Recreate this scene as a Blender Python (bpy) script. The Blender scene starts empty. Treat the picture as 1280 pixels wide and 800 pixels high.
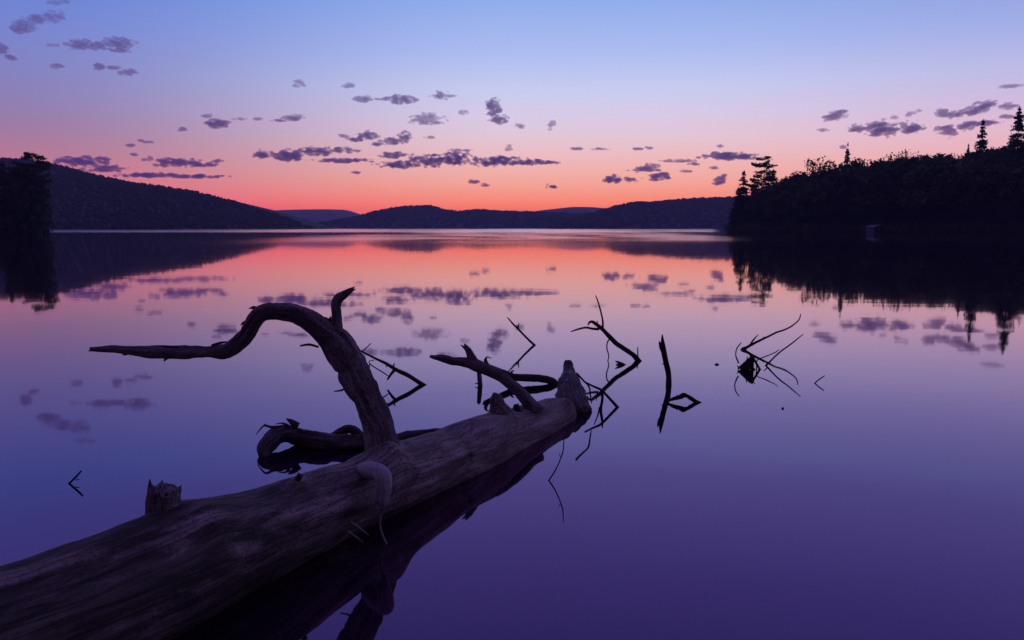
import bpy, math, random
import numpy as np
from mathutils import Vector, noise as mnoise

# ------------------------------------------------------------------ basics
SC = bpy.context.scene
COL = SC.collection
F, PITCH, H = 1004.0, math.radians(6.53), 1.5
CP, SP = math.cos(PITCH), math.sin(PITCH)


def ray(px, py):
    x = (px - 640) / F
    y = -(py - 400) / F
    return Vector((x, CP + SP * y, -SP + CP * y))


def ground_dist(gpy):
    """distance Y on the water of a point photographed at row gpy"""
    d = ray(640, gpy)
    return d.y * (H / -d.z)


def at(px, py, Y):
    d = ray(px, py)
    return Vector((0, 0, H)) + d * (Y / d.y)


def tag(o, label=None, cat=None, group=None, kind=None):
    if label: o['label'] = label
    if cat: o['category'] = cat
    if group: o['group'] = group
    if kind: o['kind'] = kind
    return o


def mesh_obj(name, V, Fc, mat=None, parent=None, smooth=True, attr=None):
    me = bpy.data.meshes.new(name)
    me.from_pydata([tuple(v) for v in V], [], [tuple(q) for q in Fc])
    if smooth:
        me.polygons.foreach_set('use_smooth', [True] * len(me.polygons))
    if attr is not None:
        a = me.attributes.new('grain', 'FLOAT_VECTOR', 'POINT')
        a.data.foreach_set('vector', np.asarray(attr, dtype=np.float32).ravel())
    me.update()
    if mat: me.materials.append(mat)
    o = bpy.data.objects.new(name, me)
    COL.objects.link(o)
    if parent: o.parent = parent
    return o


def np_mesh(name, V, Q, mat=None, parent=None, link=True):
    """fast mesh of quads/tris from numpy arrays (all faces of one size)"""
    me = bpy.data.meshes.new(name)
    V = np.asarray(V, dtype=np.float32); Q = np.asarray(Q, dtype=np.int32)
    n = Q.shape[1]
    me.vertices.add(len(V)); me.vertices.foreach_set('co', V.ravel())
    me.loops.add(Q.size); me.loops.foreach_set('vertex_index', Q.ravel())
    me.polygons.add(len(Q))
    me.polygons.foreach_set('loop_start', np.arange(0, Q.size, n, dtype=np.int32))
    me.update(calc_edges=True)
    if mat: me.materials.append(mat)
    if not link: return me
    o = bpy.data.objects.new(name, me)
    COL.objects.link(o)
    if parent: o.parent = parent
    return o


# ------------------------------------------------------------------ materials
def new_mat(name):
    m = bpy.data.materials.new(name); m.use_nodes = True
    nt = m.node_tree
    return m, nt, nt.nodes['Principled BSDF']


def N(nt, t, **kw):
    n = nt.nodes.new(t)
    for k, v in kw.items():
        if k.startswith('i_'):
            n.inputs[k[2:].replace('_', ' ')].default_value = v
        else:
            setattr(n, k, v)
    return n


def ramp(nt, stops, interp='LINEAR'):
    n = nt.nodes.new('ShaderNodeValToRGB')
    n.color_ramp.interpolation = interp
    e = n.color_ramp.elements
    while len(e) < len(stops): e.new(0.5)
    for k, (p, c) in enumerate(stops):
        e[k].position = p
        e[k].color = (*c, 1) if len(c) == 3 else c
    return n


def wood_mat(name, light, mid, dark, seed=0.0, rough=0.75, bump=0.6, patch=0.5, wear=1.0, bark=False, crack=0.5):
    m, nt, b = new_mat(name)
    L = nt.links.new
    at_ = N(nt, 'ShaderNodeAttribute', attribute_name='grain')
    mp = N(nt, 'ShaderNodeMapping'); mp.inputs['Location'].default_value = (seed, seed * 2.1, seed * 0.7)
    L(at_.outputs['Vector'], mp.inputs['Vector'])
    # fibres: stretched along the limb
    fm = N(nt, 'ShaderNodeMapping'); fm.inputs['Scale'].default_value = (2.6, 34, 34)
    L(mp.outputs[0], fm.inputs['Vector'])
    fib = N(nt, 'ShaderNodeTexNoise', i_Scale=1.0, i_Detail=7.0, i_Roughness=0.62, i_Distortion=0.4)
    L(fm.outputs[0], fib.inputs['Vector'])
    pm = N(nt, 'ShaderNodeMapping'); pm.inputs['Scale'].default_value = (2.6, 8, 8)
    L(mp.outputs[0], pm.inputs['Vector'])
    pat = N(nt, 'ShaderNodeTexNoise', i_Scale=1.0, i_Detail=6.0, i_Roughness=0.6, i_Distortion=0.6)
    L(pm.outputs[0], pat.inputs['Vector'])
    spk = N(nt, 'ShaderNodeTexNoise', i_Scale=70.0, i_Detail=4.0, i_Roughness=0.7)
    L(mp.outputs[0], spk.inputs['Vector'])
    r1 = ramp(nt, [(0.30, dark), (0.5, mid), (0.72, light)])
    L(fib.outputs['Fac'], r1.inputs['Fac'])
    pr = ramp(nt, [(patch - 0.09, (0, 0, 0)), (patch + 0.07, (1, 1, 1))])
    L(pat.outputs['Fac'], pr.inputs['Fac'])
    mix = N(nt, 'ShaderNodeMix', data_type='RGBA')
    L(pr.outputs['Color'], mix.inputs['Factor'])
    dk = N(nt, 'ShaderNodeMix', data_type='RGBA'); dk.inputs['Factor'].default_value = 0.35
    dk.inputs['A'].default_value = (*dark, 1); L(r1.outputs['Color'], dk.inputs['B'])
    L(dk.outputs['Result'], mix.inputs['A']); L(r1.outputs['Color'], mix.inputs['B'])
    sp = ramp(nt, [(0.36, (0.35, 0.33, 0.33)), (0.5, (1, 1, 1))])
    L(spk.outputs['Fac'], sp.inputs['Fac'])
    mul = N(nt, 'ShaderNodeMix', data_type='RGBA', blend_type='MULTIPLY')
    mul.inputs['Factor'].default_value = wear
    L(mix.outputs['Result'], mul.inputs['A']); L(sp.outputs['Color'], mul.inputs['B'])
    out = mul.outputs['Result']
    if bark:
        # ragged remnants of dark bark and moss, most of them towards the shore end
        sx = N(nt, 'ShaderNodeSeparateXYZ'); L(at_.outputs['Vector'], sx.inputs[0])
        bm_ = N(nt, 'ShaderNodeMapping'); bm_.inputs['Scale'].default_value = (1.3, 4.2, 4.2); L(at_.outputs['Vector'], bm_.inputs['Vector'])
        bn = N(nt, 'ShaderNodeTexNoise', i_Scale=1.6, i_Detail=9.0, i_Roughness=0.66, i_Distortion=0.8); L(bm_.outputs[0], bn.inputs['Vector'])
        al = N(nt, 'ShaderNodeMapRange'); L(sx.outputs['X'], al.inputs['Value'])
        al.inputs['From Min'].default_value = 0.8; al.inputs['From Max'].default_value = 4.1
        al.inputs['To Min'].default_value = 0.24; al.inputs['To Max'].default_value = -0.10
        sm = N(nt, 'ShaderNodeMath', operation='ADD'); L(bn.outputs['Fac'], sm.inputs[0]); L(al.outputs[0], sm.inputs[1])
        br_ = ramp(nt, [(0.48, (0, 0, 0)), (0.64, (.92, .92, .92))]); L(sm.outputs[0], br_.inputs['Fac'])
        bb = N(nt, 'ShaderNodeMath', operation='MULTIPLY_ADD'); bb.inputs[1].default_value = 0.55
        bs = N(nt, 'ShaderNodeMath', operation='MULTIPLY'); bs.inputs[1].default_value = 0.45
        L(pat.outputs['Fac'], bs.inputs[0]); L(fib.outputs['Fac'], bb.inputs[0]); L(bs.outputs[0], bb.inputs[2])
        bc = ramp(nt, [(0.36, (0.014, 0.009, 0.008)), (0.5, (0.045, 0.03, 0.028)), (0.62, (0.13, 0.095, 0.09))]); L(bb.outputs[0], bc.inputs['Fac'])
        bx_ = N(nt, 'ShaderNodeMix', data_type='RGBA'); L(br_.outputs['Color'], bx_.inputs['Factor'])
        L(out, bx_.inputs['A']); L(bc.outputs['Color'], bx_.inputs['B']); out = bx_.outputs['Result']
    L(out, b.inputs['Base Color'])
    b.inputs['Roughness'].default_value = rough
    b.inputs['Specular IOR Level'].default_value = 0.3
    # long drying cracks along the grain
    km = N(nt, 'ShaderNodeMapping'); km.inputs['Scale'].default_value = (0.8, 17, 17); L(mp.outputs[0], km.inputs['Vector'])
    kn = N(nt, 'ShaderNodeTexNoise', i_Scale=1.0, i_Detail=2.0, i_Roughness=0.5, i_Distortion=0.25); L(km.outputs[0], kn.inputs['Vector'])
    kr = ramp(nt, [(0.475, (1, 1, 1)), (0.494, (0.12, 0.1, 0.1)), (0.506, (0.12, 0.1, 0.1)), (0.525, (1, 1, 1))]); L(kn.outputs['Fac'], kr.inputs['Fac'])
    kx = N(nt, 'ShaderNodeMix', data_type='RGBA', blend_type='MULTIPLY'); kx.inputs['Factor'].default_value = crack
    src = b.inputs['Base Color'].links[0].from_socket
    L(src, kx.inputs['A']); L(kr.outputs['Color'], kx.inputs['B']); L(kx.outputs['Result'], b.inputs['Base Color'])
    ad = N(nt, 'ShaderNodeMath', operation='MULTIPLY_ADD'); ad.inputs[1].default_value = 0.6
    L(pat.outputs['Fac'], ad.inputs[0]); L(fib.outputs['Fac'], ad.inputs[2])
    ad2 = N(nt, 'ShaderNodeMath', operation='MULTIPLY_ADD'); ad2.inputs[1].default_value = 0.25
    L(spk.outputs['Fac'], ad2.inputs[0]); L(ad.outputs[0], ad2.inputs[2])
    bp = N(nt, 'ShaderNodeBump', i_Strength=bump, i_Distance=0.012)
    ad3 = N(nt, 'ShaderNodeMath', operation='MULTIPLY_ADD'); ad3.inputs[1].default_value = crack
    L(kr.outputs['Color'], ad3.inputs[0]); L(ad2.outputs[0], ad3.inputs[2])
    L(ad3.outputs[0], bp.inputs['Height']); L(bp.outputs[0], b.inputs['Normal'])
    return m


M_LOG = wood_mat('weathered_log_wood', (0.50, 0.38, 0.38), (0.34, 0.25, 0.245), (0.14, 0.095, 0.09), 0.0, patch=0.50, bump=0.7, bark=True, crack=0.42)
M_STUB = wood_mat('weathered_limb_wood', (0.36, 0.30, 0.32), (0.22, 0.17, 0.18), (0.06, 0.042, 0.044), 14.0, patch=0.5, bump=0.8)
M_OLD = wood_mat('old_dark_limb_wood', (0.25, 0.19, 0.20), (0.13, 0.095, 0.10), (0.03, 0.02, 0.02), 17.0, patch=0.5, bump=0.9)
M_BRANCH = wood_mat('bare_branch_wood', (0.38, 0.31, 0.33), (0.23, 0.175, 0.19), (0.06, 0.04, 0.044), 3.1, patch=0.45)
M_PEELED = wood_mat('peeled_pale_wood', (0.58, 0.52, 0.54), (0.44, 0.38, 0.40), (0.18, 0.14, 0.15), 5.3, patch=0.36, bump=0.25, wear=0.5, crack=0.0)
M_BARK = wood_mat('dark_wet_bark', (0.13, 0.09, 0.085), (0.07, 0.045, 0.042), (0.022, 0.015, 0.014), 8.7, rough=0.6)
M_TWIG = wood_mat('twig_bark', (0.13, 0.085, 0.08), (0.07, 0.043, 0.04), (0.024, 0.015, 0.014), 11.0, bump=0.3)


def leaf_mat(name, a, b_, scale):
    m, nt, b = new_mat(name)
    L = nt.links.new
    geo = N(nt, 'ShaderNodeNewGeometry')
    ns = N(nt, 'ShaderNodeTexNoise', i_Scale=scale, i_Detail=3.0)
    L(geo.outputs['Position'], ns.inputs['Vector'])
    r = ramp(nt, [(0.35, a), (0.65, b_)])
    L(ns.outputs['Fac'], r.inputs['Fac']); L(r.outputs['Color'], b.inputs['Base Color'])
    b.inputs['Roughness'].default_value = 0.8
    b.inputs['Specular IOR Level'].default_value = 0.15
    return m


M_LEAF = leaf_mat('broadleaf_foliage', (0.065, 0.09, 0.04), (0.11, 0.14, 0.06), 0.12)
M_NEEDLE = leaf_mat('conifer_needles', (0.05, 0.075, 0.038), (0.085, 0.115, 0.055), 0.2)
M_FAR = leaf_mat('distant_forest_foliage', (0.024, 0.036, 0.02), (0.04, 0.056, 0.026), 0.012)
M_TRUNK = leaf_mat('tree_bark', (0.035, 0.026, 0.022), (0.07, 0.055, 0.045), 1.5)
M_SOIL = leaf_mat('forest_soil', (0.03, 0.028, 0.02), (0.055, 0.048, 0.03), 0.08)
M_HILL = leaf_mat('hill_woodland_floor', (0.028, 0.042, 0.022), (0.05, 0.07, 0.03), 0.01)


# ------------------------------------------------------------------ camera, sky, light
cam_d = bpy.data.cameras.new('camera')
cam = bpy.data.objects.new('camera', cam_d); COL.objects.link(cam)
cam.location = (0, 0, H)
cam.rotation_euler = (math.radians(90) - PITCH, 0, 0)
cam_d.sensor_width = 36.0
cam_d.lens = 36.0 * F / 1280
cam_d.clip_start = 0.05
cam_d.clip_end = 120000
SC.camera = cam

W = bpy.data.worlds.new('World'); SC.world = W; W.use_nodes = True
nt = W.node_tree; L = nt.links.new
bg = nt.nodes['Background']


def lin(r, g, b):
    f = lambda c: (c / 255 / 12.92) if c / 255 <= 0.04045 else ((c / 255 + 0.055) / 1.055) ** 2.4
    return (f(r), f(g), f(b))


tc = N(nt, 'ShaderNodeTexCoord')
sep = N(nt, 'ShaderNodeSeparateXYZ'); L(tc.outputs['Generated'], sep.inputs[0])
asn = N(nt, 'ShaderNodeMath', operation='ARCSINE'); L(sep.outputs['Z'], asn.inputs[0])
# elevation 0..90 deg mapped to 0..1 by square root so that the horizon band gets most of the ramp
mx = N(nt, 'ShaderNodeMath', operation='MAXIMUM'); mx.inputs[1].default_value = 0.0
L(asn.outputs[0], mx.inputs[0])
dv = N(nt, 'ShaderNodeMath', operation='DIVIDE'); dv.inputs[1].default_value = math.pi / 2
L(mx.outputs[0], dv.inputs[0])
sq = N(nt, 'ShaderNodeMath', operation='SQRT'); L(dv.outputs[0], sq.inputs[0])
el = lambda deg: math.sqrt(max(deg, 0) / 90.0)

SKY_MID = [(0.0, (240, 108, 116)), (1.4, (246, 122, 116)), (2.3, (246, 147, 136)), (3.3, (243, 168, 158)), (4.7, (238, 184, 186)),
           (6.0, (230, 196, 210)), (7.6, (218, 202, 230)), (9.5, (200, 204, 240)), (12.0, (172, 188, 241)), (15.2, (146, 173, 236)),
           (17, (134, 150, 222)), (20, (120, 132, 210)), (24, (102, 108, 188)), (30, (82, 84, 162)), (55, (100, 78, 160)), (90, (92, 72, 150))]
SKY_LEFT = [(0.0, (220, 76, 130)), (1.2, (222, 88, 130)), (2.3, (218, 108, 138)), (3.3, (200, 118, 145)), (4.7, (178, 122, 154)),
            (6.2, (157, 124, 167)), (7.8, (143, 128, 182)), (9.5, (132, 131, 194)), (12.0, (120, 133, 208)), (15.2, (98, 130, 214)),
            (17, (100, 122, 206)), (20, (102, 114, 198)), (24, (90, 98, 178)), (30, (78, 80, 156)), (55, (96, 76, 156)), (90, (92, 72, 150))]
SKY_RIGHT = [(0.0, (238, 112, 118)), (1.4, (242, 128, 126)), (2.3, (242, 146, 144)), (3.3, (240, 162, 162)), (4.7, (234, 176, 188)),
             (6.0, (226, 184, 206)), (7.6, (208, 186, 222)), (9.5, (188, 186, 230)), (12.0, (162, 172, 230)), (15.2, (134, 158, 224)),
             (17, (126, 140, 214)), (20, (116, 126, 204)), (24, (98, 104, 184)), (30, (80, 82, 160)), (55, (98, 77, 158)), (90, (92, 72, 150))]
HAZE_D, HAZE_TOP = 0.00016, 128.0
AIR = (0.115, 0.062, 0.23)          # what the evening air itself glows with, looking level


def above_air(e, c):
    """the sky's radiance above the haze, so that it looks like c once seen through it"""
    Lp = min(5700.0, HAZE_TOP / max(math.tan(math.radians(e)), 1e-4))
    T = math.exp(-HAZE_D * Lp)
    return tuple(max((v - (1 - T) * a) / T, 0.01) for v, a in zip(lin(*c), AIR))


rl, rm, rr = [ramp(nt, [(el(e), above_air(e, c)) for e, c in S]) for S in (SKY_LEFT, SKY_MID, SKY_RIGHT)]
for r in (rl, rm, rr): L(sq.outputs[0], r.inputs['Fac'])
az = N(nt, 'ShaderNodeMath', operation='ARCTAN2'); L(sep.outputs['X'], az.inputs[0]); L(sep.outputs['Y'], az.inputs[1])
fl = N(nt, 'ShaderNodeMapRange', interpolation_type='SMOOTHSTEP'); L(az.outputs[0], fl.inputs['Value'])
fl.inputs['From Min'].default_value = math.radians(-33); fl.inputs['From Max'].default_value = math.radians(1)
fr = N(nt, 'ShaderNodeMapRange', interpolation_type='SMOOTHSTEP'); L(az.outputs[0], fr.inputs['Value'])
fr.inputs['From Min'].default_value = math.radians(8); fr.inputs['From Max'].default_value = math.radians(36)
m1 = N(nt, 'ShaderNodeMix', data_type='RGBA'); L(fl.outputs[0], m1.inputs['Factor'])
L(rl.outputs['Color'], m1.inputs['A']); L(rm.outputs['Color'], m1.inputs['B'])
m2 = N(nt, 'ShaderNodeMix', data_type='RGBA'); L(fr.outputs[0], m2.inputs['Factor'])
L(m1.outputs['Result'], m2.inputs['A']); L(rr.outputs['Color'], m2.inputs['B'])
# the far side of the sky, away from the afterglow, is already night-dark
yz = N(nt, 'ShaderNodeMath', operation='MULTIPLY_ADD'); yz.inputs[1].default_value = 0.9
L(sep.outputs['Z'], yz.inputs[0]); L(sep.outputs['Y'], yz.inputs[2])
fb = N(nt, 'ShaderNodeMapRange', interpolation_type='SMOOTHSTEP'); L(yz.outputs[0], fb.inputs['Value'])
fb.inputs['From Min'].default_value = -0.15; fb.inputs['From Max'].default_value = 0.85
m3 = N(nt, 'ShaderNodeMix', data_type='RGBA'); L(fb.outputs[0], m3.inputs['Factor'])
m3.inputs['A'].default_value = (0.036, 0.025, 0.044, 1)
L(m2.outputs['Result'], m3.inputs['B'])
L(m3.outputs['Result'], bg.inputs['Color'])
bg.inputs['Strength'].default_value = 1.0

# the sun itself has set behind the hills: all light comes from the sky
SC.view_settings.view_transform = 'Standard'
SC.view_settings.look = 'None'
SC.view_settings.exposure = 0.0
SC.view_settings.gamma = 1.0
SC.view_settings.use_curve_mapping = False
cy = SC.cycles
cy.max_bounces = 6; cy.diffuse_bounces = 2; cy.glossy_bounces = 3; cy.transmission_bounces = 2
cy.volume_bounces = 4; cy.transparent_max_bounces = 8
cy.use_denoising = True

# ------------------------------------------------------------------ water
m, nt, b = new_mat('still_lake_water'); L = nt.links.new
M_WATER = m
nt.nodes.remove(b)
fres = N(nt, 'ShaderNodeFresnel', i_IOR=2.7)
gl = N(nt, 'ShaderNodeBsdfGlossy')
df = N(nt, 'ShaderNodeBsdfDiffuse'); df.inputs['Color'].default_value = (0.010, 0.005, 0.022, 1)
tin = N(nt, 'ShaderNodeMapRange', interpolation_type='SMOOTHSTEP'); L(fres.outputs[0], tin.inputs['Value'])
tin.inputs['From Min'].default_value = 0.24; tin.inputs['From Max'].default_value = 0.74
gc = N(nt, 'ShaderNodeMix', data_type='RGBA'); L(tin.outputs[0], gc.inputs['Factor'])
gc.inputs['A'].default_value = (0.58, 0.335, 0.55, 1); gc.inputs['B'].default_value = (1, 0.95, 0.99, 1)   # violet tint put on the reflection, fading to near white at grazing angles
L(gc.outputs['Result'], gl.inputs['Color'])
fp = N(nt, 'ShaderNodeMath', operation='POWER'); fp.inputs[1].default_value = 0.55; L(fres.outputs[0], fp.inputs[0])
ms = N(nt, 'ShaderNodeMixShader'); L(fp.outputs[0], ms.inputs['Fac'])
L(df.outputs[0], ms.inputs[1]); L(gl.outputs[0], ms.inputs[2])
L(ms.outputs[0], nt.nodes['Material Output'].inputs['Surface'])
geo = N(nt, 'ShaderNodeNewGeometry')
sp = N(nt, 'ShaderNodeSeparateXYZ'); L(geo.outputs['Position'], sp.inputs[0])
# a cat's paw of wind ruffles the far water
wob = N(nt, 'ShaderNodeTexNoise', i_Scale=0.012, i_Detail=3.0); L(geo.outputs['Position'], wob.inputs['Vector'])
yy = N(nt, 'ShaderNodeMath', operation='MULTIPLY_ADD'); yy.inputs[1].default_value = 60.0
L(wob.outputs['Fac'], yy.inputs[0]); L(sp.outputs['Y'], yy.inputs[2])
b1 = N(nt, 'ShaderNodeMapRange', interpolation_type='SMOOTHSTEP'); L(yy.outputs[0], b1.inputs['Value'])
b1.inputs['From Min'].default_value = 296; b1.inputs['From Max'].default_value = 336
lee = N(nt, 'ShaderNodeMath', operation='MULTIPLY_ADD'); lee.inputs[1].default_value = -0.25    # sheltered under the right-hand shore
L(sp.outputs['Y'], lee.inputs[0]); L(sp.outputs['X'], lee.inputs[2])
le2 = N(nt, 'ShaderNodeMapRange', interpolation_type='SMOOTHSTEP'); L(lee.outputs[0], le2.inputs['Value'])
le2.inputs['From Min'].default_value = 8; le2.inputs['From Max'].default_value = -2
bm2 = N(nt, 'ShaderNodeMath', operation='MULTIPLY'); L(b1.outputs[0], bm2.inputs[0]); L(le2.outputs[0], bm2.inputs[1])
b1 = bm2
rg = N(nt, 'ShaderNodeMapRange'); L(b1.outputs[0], rg.inputs['Value'])
rg.inputs['To Min'].default_value = 0.0; rg.inputs['To Max'].default_value = 0.085
rf = N(nt, 'ShaderNodeMapRange', interpolation_type='SMOOTHSTEP'); L(yy.outputs[0], rf.inputs['Value'])   # glassy near the log, breathing further out
rf.inputs['From Min'].default_value = 15; rf.inputs['From Max'].default_value = 190
rf.inputs['To Min'].default_value = 0.028; rf.inputs['To Max'].default_value = 0.034
ra = N(nt, 'ShaderNodeMath', operation='ADD'); L(rg.outputs[0], ra.inputs[0]); L(rf.outputs[0], ra.inputs[1])
# a breath of wind over the middle of the lake
bw = []
for lo, hi, ax_ in ((-50, -14, 'X'), (60, 34, 'X'), (45, 120, 'Y')):
    q = N(nt, 'ShaderNodeMapRange', interpolation_type='SMOOTHSTEP'); L(sp.outputs[ax_], q.inputs['Value'])
    q.inputs['From Min'].default_value = lo; q.inputs['From Max'].default_value = hi; bw.append(q)
wn = N(nt, 'ShaderNodeTexNoise', i_Scale=1.0, i_Detail=2.0)
wmp = N(nt, 'ShaderNodeMapping'); wmp.inputs['Scale'].default_value = (0.05, 0.022, 1); L(geo.outputs['Position'], wmp.inputs['Vector']); L(wmp.outputs[0], wn.inputs['Vector'])
wr = ramp(nt, [(0.35, (.25, .25, .25)), (0.6, (1, 1, 1))]); L(wn.outputs['Fac'], wr.inputs['Fac'])
p1 = N(nt, 'ShaderNodeMath', operation='MULTIPLY'); L(bw[0].outputs[0], p1.inputs[0]); L(bw[1].outputs[0], p1.inputs[1])
p2 = N(nt, 'ShaderNodeMath', operation='MULTIPLY'); L(p1.outputs[0], p2.inputs[0]); L(bw[2].outputs[0], p2.inputs[1])
p3 = N(nt, 'ShaderNodeMath', operation='MULTIPLY'); L(p2.outputs[0], p3.inputs[0]); L(wr.outputs['Color'], p3.inputs[1])
p4 = N(nt, 'ShaderNodeMath', operation='MULTIPLY_ADD'); p4.inputs[1].default_value = 0.10; L(p3.outputs[0], p4.inputs[0]); L(ra.outputs[0], p4.inputs[2])
shel = N(nt, 'ShaderNodeMix', data_type='FLOAT'); L(le2.outputs[0], shel.inputs['Factor'])
shel.inputs['A'].default_value = 0.028; L(p4.outputs[0], shel.inputs['B'])
L(shel.outputs['Result'], gl.inputs['Roughness'])
wm = N(nt, 'ShaderNodeMapping'); wm.inputs['Scale'].default_value = (0.35, 1.0, 1.0); L(geo.outputs['Position'], wm.inputs['Vector'])
w1 = N(nt, 'ShaderNodeTexNoise', i_Scale=0.6, i_Detail=3.0, i_Roughness=0.5); L(wm.outputs[0], w1.inputs['Vector'])
bp = N(nt, 'ShaderNodeBump', i_Strength=0.10, i_Distance=0.02); L(w1.outputs['Fac'], bp.inputs['Height'])
L(bp.outputs[0], gl.inputs['Normal']); L(bp.outputs[0], fres.inputs['Normal'])
lake = mesh_obj('lake', [(-4200, -280, 0), (4200, -280, 0), (4200, 5600, 0), (-4200, 5600, 0)], [(0, 1, 2, 3)], M_WATER, smooth=False)
tag(lake, 'still violet lake mirroring the sunset sky', 'lake', kind='structure')

# ------------------------------------------------------------------ haze
m, nt, b = new_mat('evening_haze'); nt.nodes.remove(b)
pv = N(nt, 'ShaderNodeVolumePrincipled')
pv.inputs['Color'].default_value = (0.60, 0.60, 1.0, 1)
pv.inputs['Density'].default_value = HAZE_D
pv.inputs['Anisotropy'].default_value = 0.2
nt.links.new(pv.outputs[0], nt.nodes['Material Output'].inputs['Volume'])
hx, y0, y1, z0, z1 = 4300, -300, 5700, -1.2, HAZE_TOP
hz = mesh_obj('haze', [(x, y, z) for z in (z0, z1) for x, y in ((-hx, y0), (hx, y0), (hx, y1), (-hx, y1))],
              [(3, 2, 1, 0), (4, 5, 6, 7), (0, 1, 5, 4), (1, 2, 6, 5), (2, 3, 7, 6), (3, 0, 4, 7)], m, smooth=False)
tag(hz, kind='stuff')


# ------------------------------------------------------------------ tubes: limbs, sticks, twigs
def catmull(P, n):
    """resample control rows (x,y,z,r) to n rows along a centripetal-ish spline"""
    P = np.asarray(P, float)
    if len(P) == 2:
        t = np.linspace(0, 1, n)[:, None]
        return P[0] * (1 - t) + P[1] * t
    seg = np.maximum(np.linalg.norm(np.diff(P[:, :3], axis=0), axis=1), 1e-6)
    k = np.concatenate([[0], np.cumsum(seg)])
    T = np.zeros_like(P)
    for i in range(1, len(P) - 1):
        T[i] = ((P[i + 1] - P[i]) / seg[i] * seg[i - 1] + (P[i] - P[i - 1]) / seg[i - 1] * seg[i]) / (seg[i] + seg[i - 1])
    T[0] = (P[1] - P[0]) / seg[0]; T[-1] = (P[-1] - P[-2]) / seg[-1]
    u = np.linspace(0, k[-1], n)
    out = []
    for s in u:
        i = min(np.searchsorted(k, s, side='right') - 1, len(seg) - 1)
        h = seg[i]; t = (s - k[i]) / h
        h00 = 2 * t**3 - 3 * t**2 + 1; h10 = t**3 - 2 * t**2 + t; h01 = -2 * t**3 + 3 * t**2; h11 = t**3 - t**2
        out.append(h00 * P[i] + h10 * h * T[i] + h01 * P[i + 1] + h11 * h * T[i + 1])
    out = np.array(out)
    out[:, 3] = np.maximum(out[:, 3], 0.0004)
    return out


def tube(P, sides=10, step=None, seed=0, rough=0.12, freq=14.0, wob=0.0, tip='taper', base='flat', spike=0.0, twist=0.0, ridges=0.0, bumps=None):
    """P rows (x,y,z,r). Returns V, F, grain. tip/base: taper | broken | flat"""
    rnd = random.Random(seed)
    P = np.asarray(P, float)
    length = np.sum(np.linalg.norm(np.diff(P[:, :3], axis=0), axis=1))
    rmean = P[:, 3].mean()
    if step is None: step = max(rmean * 0.55, 0.003)
    n = int(max(4, min(420, length / step)))
    R = catmull(P, n)
    C = R[:, :3].copy()
    s_acc = np.concatenate([[0], np.cumsum(np.linalg.norm(np.diff(C, axis=0), axis=1))])
    if wob:
        for i in range(n):
            q = Vector((s_acc[i] * freq * 0.35, seed * 3.7, 1.3))
            C[i] += np.array(mnoise.noise_vector(q)) * wob * R[i, 3]
    Tn = np.gradient(C, axis=0); Tn /= np.linalg.norm(Tn, axis=1)[:, None] + 1e-12
    up = np.array([0, 0, 1.0]) if abs(Tn[0][2]) < 0.9 else np.array([0, 1.0, 0])
    u = np.cross(up, Tn[0]); u /= np.linalg.norm(u)
    V, G = [], []
    for i in range(n):
        u = u - Tn[i] * (u @ Tn[i]); u /= np.linalg.norm(u); v = np.cross(Tn[i], u)
        for k in range(sides):
            a = 2 * math.pi * k / sides + twist * s_acc[i]
            ca, sa = math.cos(a), math.sin(a)
            r = R[i, 3]
            q = Vector((s_acc[i] * freq * 0.3 + seed * 5.1, ca * 1.2 + seed, sa * 1.2))
            d = mnoise.fractal(q, 0.9, 2.0, 4) * rough
            if ridges:
                d += ridges * (mnoise.noise(Vector((s_acc[i] * freq * 0.06, ca * 4.5 + seed, sa * 4.5))))
            rr_ = r * (1 + d)
            off = 0.0
            if tip == 'broken' and i >= n - 3:
                off = (rnd.random() ** 2) * spike * (i - n + 4) / 3.0
            p = C[i] + (u * ca + v * sa) * rr_ + Tn[i] * off
            if bumps:
                for bc, br, ba in bumps:
                    dd = p - bc
                    w = math.exp(-(dd @ dd) / (br * br))
                    if w > 0.01: p = p + ba * w
            V.append(p); G.append((s_acc[i], r * ca, r * sa))
    Fc = []
    for i in range(n - 1):
        for k in range(sides):
            k2 = (k + 1) % sides
            Fc.append((i * sides + k, i * sides + k2, (i + 1) * sides + k2, (i + 1) * sides + k))
    # caps
    V.append(C[0] - Tn[0] * (R[0, 3] * 0.2)); G.append((0, 0, 0)); c0 = len(V) - 1
    if tip == 'taper': e = C[-1] + Tn[-1] * R[-1, 3] * 1.2
    elif tip == 'broken': e = C[-1] - Tn[-1] * R[-1, 3] * 0.35
    else: e = C[-1] + Tn[-1] * R[-1, 3] * 0.15
    V.append(e); G.append((s_acc[-1], 0, 0)); c1 = len(V) - 1
    for k in range(sides):
        k2 = (k + 1) % sides
        Fc.append((k2, k, c0)); Fc.append(((n - 1) * sides + k, (n - 1) * sides + k2, c1))
    return V, Fc, G


class MB:
    def __init__(s): s.V = []; s.F = []; s.G = []
    def add(s, V, Fc, G):
        o = len(s.V); s.V += [np.asarray(v) for v in V]; s.G += list(G)
        s.F += [tuple(i + o for i in q) for q in Fc]
        return s
    def build(s, name, mat, parent=None, loc=None):
        if loc is None: loc = LOC0 if parent else (0, 0, 0)     # limbs and their pieces share the log's frame
        lv = np.array(loc)
        return mesh_obj(name, [v - lv for v in s.V], s.F, mat, parent, True, s.G)


def px_path(pts, Y, origin_scale=None):
    """pts rows (px, py, width_px[, dY | 'g', gpy]) -> rows (x,y,z,r) at distance Y"""
    out = []
    for q in pts:
        y = Y + (q[3] if len(q) > 3 else 0.0)
        p = at(q[0], q[1], y)
        depth = (p - Vector((0, 0, H))).dot(Vector((0, CP, -SP)))
        out.append((p.x, p.y, p.z, max(q[2] * 0.5 * depth / F, 0.0006)))
    return out


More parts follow.
